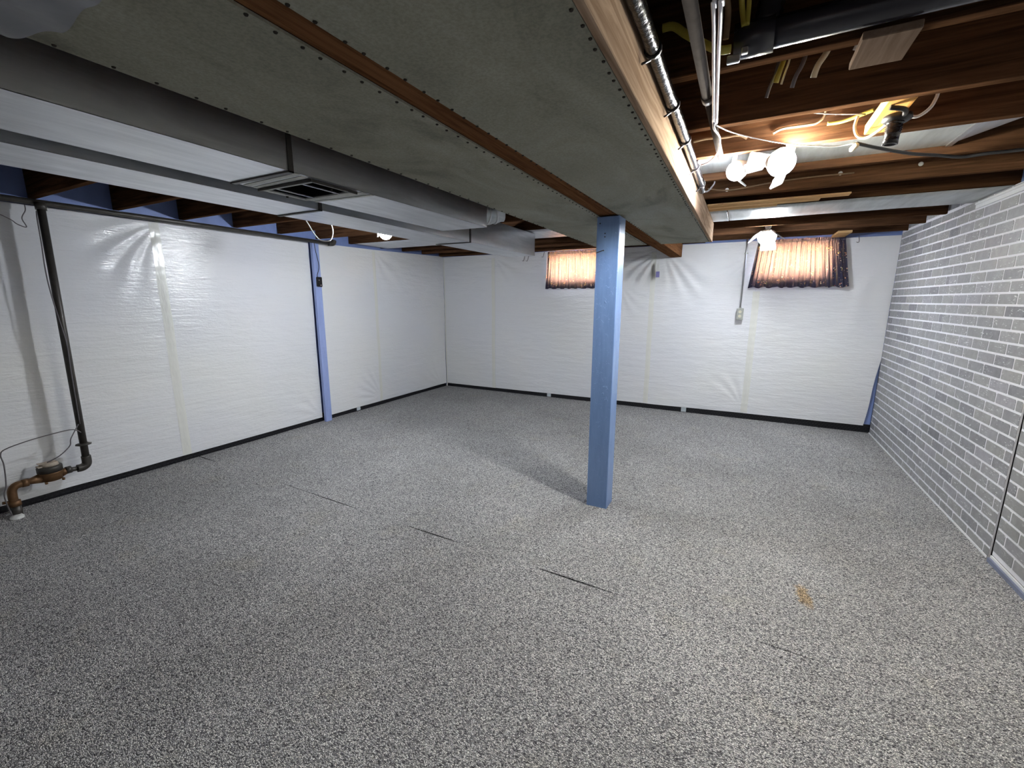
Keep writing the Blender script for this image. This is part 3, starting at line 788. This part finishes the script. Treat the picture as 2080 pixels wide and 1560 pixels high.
led_lamp(L2, (L2-hub)+Vector((.02, -.04, -.02)), 1.2, True, 'right, slightly warmer lamp of the bright pair under the bay duct', r=.056, pl=.085, pw=.06)
L3 = Vector((.145, 4.85, 1.985))
led_lamp(L3, (-.05, -.45, -1), .5, False, 'bright lamp hanging in front of the right curtain', r=.078, pw=.13, pl=.10, tilt=1.1, far=True)
e = empty('lamp_holder', (L3.x, L3.y+.015, 2.075), 'white lamp holder carrying the bright lamp by the right curtain', 'lamp socket')
bm = bmesh.new(); lathe(bm, [(0, .05), (.02, .048), (.21, .03), (.238, .022)], (L3.x+.004, L3.y+.040, 2.298), (0, 0, -1), 16); obj('holder_body', bm, 'white', e)
# small bulb in the left bay seen past the duct edge
led_lamp((-2.60, 2.77, 1.925), (.05, 0, -1), .9, False, 'bright lamp between the left joists, half hidden by the long duct', r=.052, pw=.06, pl=.05)
bm = bmesh.new(); lathe(bm, [(0, .05), (.02, .048), (.20, .028), (.275, .024)], (-2.60, 2.77, 2.298), (0, 0, -1), 14)
tag(obj('lamp_holder', bm, 'white'), 'white lamp holder between the left joists above the long duct edge', 'lamp socket')
# unseen fill lamp added behind the camera for ambient light, same build
led_lamp((.25, -2.1, 1.97), (0, .1, -1), .2, False, 'fill lamp added on the ceiling behind the viewpoint, out of the frame', r=.06, pw=.11, pl=.14, rear=True)
bm = bmesh.new(); lathe(bm, [(0, .05), (.02, .048), (.24, .03)], (.25, -2.1, 2.298), (0, 0, -1), 14)
tag(obj('lamp_holder', bm, 'white'), 'white holder of the added fill lamp on the ceiling behind the viewpoint', 'lamp socket')

# ---------------------------------------------------------------- pipes and cables, right bay
def cable(name, tubes, mat, label, cat, seg=8, k=6, group=None):
    bm = bmesh.new()
    for pts, r in tubes: tube(bm, pts, r, seg, k)
    return tag(obj(name, bm, mat), label, cat, group)
e = empty('wrapped_pipe', (-.262, 1.9, 2.03), 'glossy black wrapped pipe strapped along the light fascia board', 'pipe')
pts = [(-.262+.003*noise.noise(Vector((y*3, 0, 0))), y, 2.030+.004*noise.noise(Vector((y*4, 1, 0)))) for y in [YF+.05+.09*i for i in range(60)] if y < 2.80]
pts += [(-.266, 2.86, 2.018)]
bm = bmesh.new(); tube(bm, pts, [.0185+.0022*noise.noise(Vector((i*1.1, 0, 0))) for i in range(len(pts))], 12); obj('pipe_run', bm, 'blackgloss', e)
for y in (.95, 1.27, 1.63, 1.98, 2.38, 2.74):
    bm = bmesh.new(); tube(bm, [(-.262, y, 2.030), (-.262, y+.012, 2.031)], .0225, 12); st_ = obj('pipe_strap', bm, 'black', e)
    bm = bmesh.new(); tube(bm, [(-.268, y+.01, 2.008), (-.280, y-.03, 1.985)], .003, 5); obj('strap_tail', bm, 'black', st_)
cable('cable_tail', [([(-.262, 2.86, 2.012), (-.235, 2.875, 2.016), (-.205, 2.84, 2.04), (-.20, 2.84, 2.055)], .005)], 'greycable', 'short grey cable curling off the end of the black pipe', 'cable')
e = empty('grey_pipe', (-.155, 1.7, 2.03), 'thin grey metal pipe ending in mid air in front of the lamps', 'pipe')
bm = bmesh.new(); tube(bm, [(-.162, YF+.05, 2.032), (-.160, .6, 2.032), (-.158, 1.63, 2.031)], .0155, 12); obj('pipe_run', bm, 'greypipe', e)
bm = bmesh.new(); tube(bm, [(-.158, 1.63, 2.031), (-.146, 2.31, 2.030)], .0125, 12); obj('pipe_run', bm, 'greypipe', e)
bm = bmesh.new(); tube(bm, [(-.158, 1.615, 2.031), (-.1578, 1.655, 2.031)], .018, 12); obj('pipe_coupling', bm, 'iron', e)
cable('silver_cable', [([(-.112, YF+.1, 2.03), (-.110, .8, 2.025), (-.113, 1.13, 2.02), (-.125, 1.38, 2.02), (-.148, 1.81, 2.012)], .0052)], 'silvercable', 'left one of two straight silvery cables beside the thin grey pipe', 'cable')
cable('silver_cable', [([(-.097, YF+.1, 2.03), (-.096, .8, 2.025), (-.099, 1.13, 2.02), (-.114, 1.38, 2.02), (-.139, 1.81, 2.012)], .0052)], 'silvercable', 'right one of two straight silvery cables beside the thin grey pipe', 'cable')
cable('lead_wire', [([(-.146, 1.80, 2.010), (-.146, 1.836, 2.0), (-.135, 1.972, 2.01), (-.150, 2.152, 2.012), (-.19, 2.304, 2.02), (-.225, 2.345, 2.02), (-.238, 2.33, 2.025), (-.242, 2.30, 2.03)], .0042)], 'silvercable', 'silvery wire bending from the cable ends across to the black pipe', 'cable')
cable('thin_wire', [([(-.143, 1.83, 2.012), (-.098, 1.986, 2.03), (-.004, 2.115, 2.03), (.105, 2.233, 2.03), (.197, 2.307, 2.03), (.288, 2.36, 2.03), (.344, 2.35, 2.03)], .0022)], 'silvercable', 'thin white wire swooping above the bright lamps', 'wire')
bm = bmesh.new(); lathe(bm, [(0, .004), (.006, .010), (.03, .011), (.036, .006)], (.335, 2.362, 2.005), (.6, -.6, .55), 10)
tag(obj('wire_connector', bm, 'cream'), 'small cream wire nut where the thin wire meets the black cord', 'connector')
cable('extension_cord', [([(.349, 2.35, 2.03), (.438, 2.457, 2.03), (.591, 2.619, 2.03), (.701, 2.70, 2.03), (.806, 2.778, 2.03), (.891, 2.766, 2.03), (1.005, 2.789, 2.035), (1.30, 2.80, 2.045)], .0068)], 'black', 'sagging black cord below the bay duct, running to the brick wall', 'cord')
# black drain pipe in front of the nearest joist, with ribbed stub
e = empty('drain_pipe', (.4, 1.49, 2.09), 'dark drain pipe along the nearest joist, with a ribbed upright stub', 'pipe')
M['drain'] = flat('dark_drain_plastic', (.022, .022, .030), .25, 0, .2, 20)
bm = bmesh.new(); tube(bm, [(-.05, 1.478, 2.096), (.10, 1.478, 2.098), (1.33, 1.478, 2.104)], .036, 18); obj('pipe_run', bm, 'drain', e)
bm = bmesh.new(); tube(bm, [(-.085, 1.478, 2.094), (.01, 1.478, 2.096)], .043, 18); obj('pipe_socket', bm, 'drain', e)
bm = bmesh.new(); P = [(-.01+.001*i, 1.478, 2.12+.009*i) for i in range(19)]; tube(bm, P, [.030+.004*(i % 2) for i in range(19)], 14); obj('ribbed_stub', bm, 'drain', e)
bm = bmesh.new(); tube(bm, [(.30, 1.478, 2.13), (.30, 1.478, 2.29)], .024, 14); obj('pipe_branch', bm, 'drain', e)
bm = bmesh.new(); bx(bm, -.098, -.066, 1.440, 1.452, 2.030, 2.050, .002); bx(bm, -.064, -.048, 1.438, 1.45, 2.046, 2.062, .002)
tag(obj('cable_clamp', bm, 'steel'), 'small bright metal clamp at the end of the dark drain pipe', 'clamp')
cable('yellow_cable', [([(-.27, 1.43, 2.153), (-.24, 1.43, 2.150), (-.205, 1.43, 2.122), (-.158, 1.43, 2.088), (-.119, 1.43, 2.064), (-.09, 1.435, 2.062)], .011)], 'yellow', 'thick dull yellow cable curving behind the thin grey pipe', 'cable')
cable('yellow_cable', [([(-.079, 1.20, 2.27), (-.079, 1.36, 2.22), (-.072, 1.43, 2.16), (-.062, 1.436, 2.11)], .007), ([(-.060, 1.20, 2.27), (-.061, 1.36, 2.22), (-.056, 1.43, 2.16), (-.056, 1.436, 2.11)], .006)], 'yellow', 'pair of yellow cables dropping to the end of the drain pipe', 'cable')
cable('brown_cable', [([(-.112, 1.2, 2.27), (-.117, 1.34, 2.20), (-.104, 1.42, 2.15), (-.105, 1.438, 2.09)], .008)], 'browncable', 'brown cloth covered cable beside the yellow pair', 'cable')
cable('brown_cable', [([(.130, 1.2, 2.27), (.135, 1.36, 2.21), (.140, 1.42, 2.165), (.152, 1.435, 2.14)], .010)], 'browncable', 'brown cable rising behind the drain pipe near the square-cut board', 'cable')
cable('tan_cable', [([(.170, 1.2, 2.27), (.172, 1.36, 2.21), (.168, 1.42, 2.165), (.165, 1.435, 2.14)], .005)], 'cream', 'slim tan cable right of the brown cable above the drain pipe', 'cable')
cable('grey_cable', [([(.045, 1.2, 2.27), (.045, 1.36, 2.21), (.047, 1.43, 2.14)], .005)], 'greycable', 'grey cable rising straight behind the drain pipe middle', 'cable')
# loops hanging in the bay behind the nearest joist
HY = 1.74
def hang(x, z0, z1, r, mat, label, sway=.0, dy=0):
    cable('hanging_cable', [([(x+sway, HY+dy, 2.296), (x+sway*1.2, HY+dy, (z0+2.29)/2+.04), (x+sway*.55+.006, HY+dy, z0+.07), (x+.003, HY+dy-.004, z0+.028), (x-.004, HY+dy+.006, z0)], r)], mat, label, 'cable')
hang(.034, 2.078, 0, .0075, 'yellow', 'yellow cable end hanging between the two nearest joists', .012)
hang(.050, 2.075, 0, .003, 'cream', 'thin cream wire hanging beside the yellow cable end', .010, .012)
hang(.012, 2.05, 0, .005, 'greycable', 'grey cable hanging left of the yellow cable end', .02, .03)
hang(.080, 2.055, 0, .006, 'greycable', 'grey cable hanging right of the yellow cable end', .025)
hang(.134, 2.072, 0, .0085, 'cream', 'pale double cable hanging left of the square-cut board', .035)
hang(.228, 2.125, 0, .004, 'white', 'short white wire hook left of the square-cut board', -.014)
# cables clipped on the face of the third joist
JC = 2.368
cable('clipped_cable', [([(-.275, JC-.006, 2.130), (-.219, JC-.006, 2.136), (-.144, JC-.006, 2.130), (-.084, JC-.006, 2.130), (-.05, JC-.006, 2.112)], .0055)], 'browncable', 'brown cable stapled to the joist face left of the lamps', 'cable')
cable('clipped_cable', [([(.05, JC-.006, 2.116), (.086, JC-.006, 2.130), (.175, JC-.006, 2.130), (.205, JC-.006, 2.132), (.232, JC-.006, 2.155), (.236, JC-.012, 2.20)], .0055)], 'browncable', 'brown cable stapled to the joist face right above the lamps', 'cable')
cable('yellow_cable', [([(.245, JC-.008, 2.122), (.293, JC-.010, 2.122), (.341, JC-.02, 2.130), (.393, JC-.03, 2.142)], .0075)], 'yellow', 'bright yellow cable beside the orange wooden block', 'cable')
cable('cream_cable', [([(.337, 2.30, 2.115), (.331, 2.30, 2.077), (.345, 2.30, 2.041), (.374, 2.29, 2.029), (.403, 2.26, 2.040), (.425, 2.23, 2.056)], .0055)], 'cream', 'cream cable looping under the orange wooden block', 'cable')
cable('white_cable', [([(.468, 2.2, 2.074), (.478, 2.2, 2.058), (.499, 2.2, 2.053), (.524, 2.2, 2.069), (.538, 2.2, 2.094), (.545, 2.2, 2.14), (.545, 2.2, 2.296)], .0055)], 'white', 'white cable looping right from the black empty lamp socket', 'cable')
cable('joist_wire', [([(.10, 2.06, 2.10), (.20, 2.2, 2.115), (.36, 2.3, 2.118)], .0025), ([(.16, 2.06, 2.13), (.3, 2.15, 2.14), (.42, 2.2, 2.15), (.8, 2.2, 2.15), (1.3, 2.2, 2.16)], .0025)], 'silvercable', 'thin grey wires crossing the bay behind the black empty lamp socket', 'wire')
# empty black lamp socket
e = empty('black_socket', (.43, 2.17, 2.06), 'empty black lamp socket with a ribbed barrel hanging under the joists', 'lamp socket')
bm = bmesh.new(); lathe(bm, [(0, .012), (.004, .042), (.018, .044), (.028, .03)], (.435, 2.17, 2.06), (0, 0, -1), 20); obj('socket_base', bm, 'black', e)
bm = bmesh.new(); pr = [(.026, .026)]
for i in range(5): pr += [(.032+.008*i, .0255), (.036+.008*i, .0225)]
pr += [(.085, .0225), (.100, .0235), (.101, .017), (.07, .015)]
lathe(bm, pr, (.432, 2.165, 2.06), (-.08, .0, -1), 20); obj('ribbed_barrel', bm, 'blackgloss', e)
bm = bmesh.new(); tube(bm, [(.435, 2.17, 2.048), (.445, 2.12, 2.045), (.43, 2.08, 2.048), (.39, 2.07, 2.055)], .008, 8, 5); obj('socket_cord', bm, 'black', e)
# beige fitting at the top of the frame
e = empty('pvc_fitting', (-.25, 1.2, 2.15), 'pale beige plumbing fitting at the top edge beside the black pipe', 'pipe')
bm = bmesh.new(); tube(bm, [(-.225, .9, 2.165), (-.225, 1.20, 2.165)], .030, 16); obj('pipe_run', bm, 'beige', e)
bm = bmesh.new(); tube(bm, [(-.225, 1.19, 2.165), (-.225, 1.26, 2.165)], .038, 16); obj('pipe_hub', bm, 'beige', e)
bm = bmesh.new(); bx(bm, -.19, -.125, 1.10, 1.245, 2.125, 2.20, .008); obj('pipe_branch', bm, 'beige', e)
# cable stapled along joist E
JE = 3.282
cable('stapled_cable', [([(-.27, JE-.005, 2.118), (-.20, JE-.005, 2.100), (-.13, JE-.005, 2.094), (-.03, JE-.005, 2.102), (.11, JE-.005, 2.115), (.30, JE-.005, 2.122), (.5, JE-.005, 2.120)], .0045)], 'browncable', 'dark cable stapled along the joist face below the lamps', 'cable')
for i, (x, lab) in enumerate(((-.155, 'leftmost of the four'), (.105, 'second from the left of the four'), (.435, 'third from the left of the four'), (.79, 'rightmost of the four'))):
    bm = bmesh.new(); lathe(bm, [(0, .011), (.004, .011), (.006, .006)], (x, JE-.001, 2.098+.02*(i > 0)+.004*i), (0, -1, 0), 12)
    tag(obj('cable_staple', bm, 'white'), lab+' white cable clips on the joist below the lamps', 'clip')

# ---------------------------------------------------------------- left side wires, pipes, meter
cable('cable_loop', [([(-3.36, 2.60, 2.10), (-3.30, 2.60, 2.03), (-3.245, 2.61, 1.945), (-3.20, 2.62, 1.895), (-3.155, 2.62, 1.880), (-3.11, 2.62, 1.875), (-3.07, 2.63, 1.885), (-3.04, 2.63, 1.935), (-3.04, 2.62, 2.00), (-3.10, 2.61, 2.10)], .0045)], 'white', 'white cable loop hanging between the left wall and the long duct', 'cable')
cable('cable_stub', [([(-2.66, 2.75, 2.06), (-2.655, 2.74, 1.96), (-2.65, 2.735, 1.895)], .005)], 'white', 'short white cord end hanging beside the half hidden lamp', 'cable')
PX = -4.09
e = empty('water_pipe', (PX, 1.21, 0), 'old dark iron water pipe rising from the meter and running along the left wall top', 'pipe')
bm = bmesh.new(); tube(bm, [(PX, 1.222, 1.985), (PX, 1.205, .26)], .021, 14); obj('riser', bm, 'iron', e)
bm = bmesh.new(); tube(bm, [(PX-.03, YF+.1, 2.022), (PX-.03, 1.9, 2.012), (PX-.03, 3.50, 2.008)], .019, 12); obj('top_run', bm, 'iron', e)
bm = bmesh.new(); tube(bm, [(PX-.005, 1.222, 2.01), (PX, 1.222, 1.965)], .028, 14); obj('pipe_tee', bm, 'iron', e)
bm = bmesh.new(); tube(bm, [(PX-.03, 3.49, 2.008), (PX-.02, 3.545, 2.012), (PX-.02, 3.56, 2.045)], .027, 14, 5); obj('end_elbow', bm, 'iron', e)
bm = bmesh.new(); tube(bm, [(PX, 1.206, .29), (PX, 1.204, .235), (PX, 1.180, .214), (PX, 1.150, .213)], .027, 14, 5); obj('pipe_elbow', bm, 'iron', e)
bm = bmesh.new(); tube(bm, [(PX, 1.155, .213), (PX, 1.09, .219)], .016, 12); obj('pipe_nipple', bm, 'iron', e)
bm = bmesh.new(); lathe(bm, [(-.003, .045), (.003, .045), (.01, .024)], (PX, 1.206, .378), (0, 0, 1), 8); obj('pipe_flange', bm, 'iron', e)
bm = bmesh.new(); tube(bm, [(PX, 1.0+.09, .219), (PX, 1.118, .220)], .026, 8); obj('union_nut', bm, 'iron', e)
e = empty('water_meter', (PX, 1.01, .2), 'brown brass water meter with a dusty lid low on the left wall', 'meter')
bm = bmesh.new(); lathe(bm, [(-.045, .035), (-.038, .056), (.0, .060), (.012, .062), (.02, .062)], (PX, 1.015, .222), (0, 0, 1), 20); obj('meter_body', bm, 'brass', e)
bm = bmesh.new(); lathe(bm, [(.021, .064), (.055, .064), (.062, .058)], (PX, 1.015, .222), (0, 0, 1), 20); obj('meter_ring', bm, 'iron', e)
bm = bmesh.new(); lathe(bm, [(.0625, .048), (.078, .046), (.084, .036)], (PX, 1.015, .222), (0, 0, 1), 18); lid = obj('meter_lid', bm, 'metre_top', e)
bm = bmesh.new(); bx(bm, PX-.02, PX+.03, .955, .975, .286, .292); bx(bm, PX-.02, PX+.02, .962, 1.05, .3062, .309); obj('lid_flap', bm, 'metre_top', e)
bm = bmesh.new(); lathe(bm, [(0, .034), (.03, .022), (.04, .02)], (PX, 1.06, .214), (0, 1, .05), 12); obj('meter_spud', bm, 'brass', e)
bm = bmesh.new(); lathe(bm, [(0, .034), (.05, .02), (.075, .018)], (PX, .965, .210), (0, -1, -.06), 12); obj('meter_spud', bm, 'brass', e)
for y in (.975, 1.06):
    bm = bmesh.new(); lathe(bm, [(0, .009), (.014, .008)], (PX+.045, y, .186), (0, 0, -1), 6); obj('meter_bolt', bm, 'brass', e)
e = empty('supply_elbow', (PX, .83, 0), 'rusty elbow pipe coming out of the floor to the water meter', 'pipe')
bm = bmesh.new(); tube(bm, [(PX, .905, .204), (PX, .875, .205)], .026, 8); obj('union_nut', bm, 'brass', e)
bm = bmesh.new(); tube(bm, [(PX, .88, .205), (PX, .848, .202), (PX, .828, .178), (PX, .824, .13), (PX, .826, .095)], .023, 14, 5); obj('elbow', bm, 'brass', e)
bm = bmesh.new(); tube(bm, [(PX, .826, .105), (PX+.002, .828, .07)], .030, 8); obj('valve_nut', bm, 'brass', e)
bm = bmesh.new(); tube(bm, [(PX+.002, .828, .07), (PX+.004, .83, -.005)], .024, 12); obj('pipe_stub', bm, 'iron', e)
bm = bmesh.new(); tube(bm, [(PX, .80, .105), (PX, .775, .11)], .010, 8); obj('bleed_screw', bm, 'brass', e)
bm = bmesh.new(); lathe(bm, [(0, .035), (.010, .032), (.014, .01)], (PX+.04, .815, .002), (.2, -.1, 1), 9)
tag(obj('plaster_crumb', bm, 'white'), 'crumb of white plaster on the carpet at the rusty elbow pipe', 'debris')
cable('meter_wire', [([(-4.055, 1.194, .473), (-4.05, 1.151, .507), (-4.045, 1.039, .503), (-4.05, .922, .486), (-4.06, .831, .46), (-4.06, .808, .429), (-4.06, .812, .361), (-4.06, .802, .232), (-4.065, .786, .171), (-4.07, .789, .103), (-4.075, .80, .02)], .0035)], 'greycable', 'thin dark wire looping wide left of the riser down to the floor', 'wire')
cable('meter_wire', [([(-4.063, 1.192, .533), (-4.05, 1.137, .447), (-4.045, 1.122, .398), (-4.05, 1.065, .344), (-4.07, 1.004, .312)], .0035)], 'greycable', 'thin dark wire dropping from the riser to the meter lid', 'wire')
cable('meter_wire', [([(-4.09, 1.198, 1.955), (-4.075, 1.190, 1.90), (-4.07, 1.186, 1.75), (-4.07, 1.180, 1.58), (-4.072, 1.186, 1.42), (-4.064, 1.204, 1.2), (-4.066, 1.212, 1.09), (-4.062, 1.206, .9), (-4.064, 1.20, .533)], .0035)], 'greycable', 'thin dark wire running down the face of the tall riser pipe', 'wire')
cable('meter_wire', [([(-4.12, .95, 1.98), (-4.1, 1.0, 1.93), (-4.1, 1.076, 1.885), (-4.1, 1.102, 1.861), (-4.1, 1.141, 1.849), (-4.1, 1.128, 1.90), (-4.1, 1.15, 1.95), (-4.11, 1.155, 1.985)], .003)], 'greycable', 'thin dark wire dangling in a hook left of the riser top', 'wire')
# small black box on the stud
e = empty('black_sensor', (XL+.14, 3.34, 1.54), 'small black box with a thin cord fixed on the blue wall stud', 'sensor')
obj('sensor_body', B((XL+.1355, XL+.165, 3.325, 3.388, 1.535, 1.640), bev=.006), 'blackgloss', e)
bm = bmesh.new(); tube(bm, [(XL+.142, 3.335, 2.03), (XL+.142, 3.345, 1.93), (XL+.142, 3.375, 1.76), (XL+.142, 3.345, 1.66), (XL+.148, 3.345, 1.638)], .003, 6, 6); obj('sensor_cord', bm, 'black', e)
obj('sensor_button', B((XL+.1652, XL+.1665, 3.337, 3.350, 1.60, 1.61)), 'greycable', e); obj('sensor_label', B((XL+.1652, XL+.1665, 3.355, 3.375, 1.548, 1.556)), 'greycable', e)

# ---------------------------------------------------------------- back wall fittings
YO = YB-.098
e = empty('wall_outlet', (-.018, YO, 1.18), 'grey metal outlet box on the far wall below its conduit', 'outlet')
obj('outlet_box', B((-.052, .018, YO-.042, YO, 1.176, 1.308), bev=.003), 'outlet', e)
obj('outlet_cover', B((-.048, .014, YO-.046, YO-.0425, 1.188, 1.304), bev=.001), 'outlet', e)
for zc in (1.222, 1.270):
    bm = bmesh.new(); lathe(bm, [(0, .016), (.004, .015)], (-.017, YO-.0462, zc), (0, -1, 0), 14); rc = obj('receptacle', bm, 'ivory', e)
    obj('receptacle_slot', B((-.024, -.0225, YO-.0515, YO-.0503, zc-.003, zc+.006), (-.0115, -.010, YO-.0515, YO-.0503, zc-.003, zc+.006)), 'black', rc)
e = empty('outlet_conduit', (-.015, YO-.012, 1.31), 'thin metal conduit dropping from the joists to the outlet box', 'conduit')
bm = bmesh.new(); tube(bm, [(-.014, YO-.014, 2.20), (-.014, YO-.014, 1.95), (-.019, YO-.018, 1.31)], .0085, 10); obj('conduit_tube', bm, 'steel', e)
obj('conduit_strap', B((-.034, .006, YO-.028, YO-.0005, 1.912, 1.924)), 'outlet', e)
obj('conduit_connector', B((-.030, -.008, YO-.03, YO-.006, 1.308, 1.322), bev=.002), 'outlet', e)
for (x, lab) in ((-2.40, 'pale card tab at the foot of the far wall left of the blue post'), (-.545, 'pale card tab at the foot of the far wall right of the blue post')):
    tag(obj('card_tab', B((x-.03, x+.03, YB-.052, YB-.048, .004, .066)), 'tag'), lab, 'tab')
tag(obj('card_tab', B((XL+.053, XL+.057, 3.845, 3.905, .004, .062)), 'tag'), 'pale card tab at the foot of the left wall', 'tab')
e = empty('hang_tag', (-.96, YB-.12, 1.66), 'clear hanging bag with a purple label on the far wall', 'tag')
bm = bmesh.new(); vs = [(-.972, 1.84), (-.948, 1.84), (-.925, 1.665), (-.985, 1.66)]
quadbox(bm, [(0, 0), (0, 0), (0, 0), (0, 0)], 0, 0) if False else None
a = [bm.verts.new((x, YB-.125, z_)) for x, z_ in vs]; b = [bm.verts.new((x, YB-.121, z_)) for x, z_ in vs]
bm.faces.new(a); bm.faces.new(b[::-1])
for i in range(4): bm.faces.new((a[i], b[i], b[(i+1) % 4], a[(i+1) % 4]))
obj('tag_bag', bm, 'white', e); obj('tag_label', B((-.978, -.936, YB-.1275, YB-.1255, 1.675, 1.745)), 'purple', e)
bm = bmesh.new(); tube(bm, [(-.96, YB-.123, 1.838), (-.955, YB-.122, 1.95), (-.957, YB-.12, 2.03)], .0015, 5); obj('tag_string', bm, 'white', e)
for (x, z_, lab) in ((.99, 2.03, 'bent wire hook right of the right curtain'), (-2.50, 2.03, 'wire hook just left of the left curtain'),
                     (-2.80, 1.99, 'left one of two wire hooks under the end of the long duct'), (-2.74, 1.985, 'right one of two wire hooks under the end of the long duct')):
    cable('wire_hook', [([(x, YB-.078, z_+.02), (x+.002, YB-.11, z_-.03), (x-.004, YB-.12, z_-.05), (x-.02, YB-.12, z_-.045)], .003)], 'greycable', lab, 'hook', seg=6, k=4)
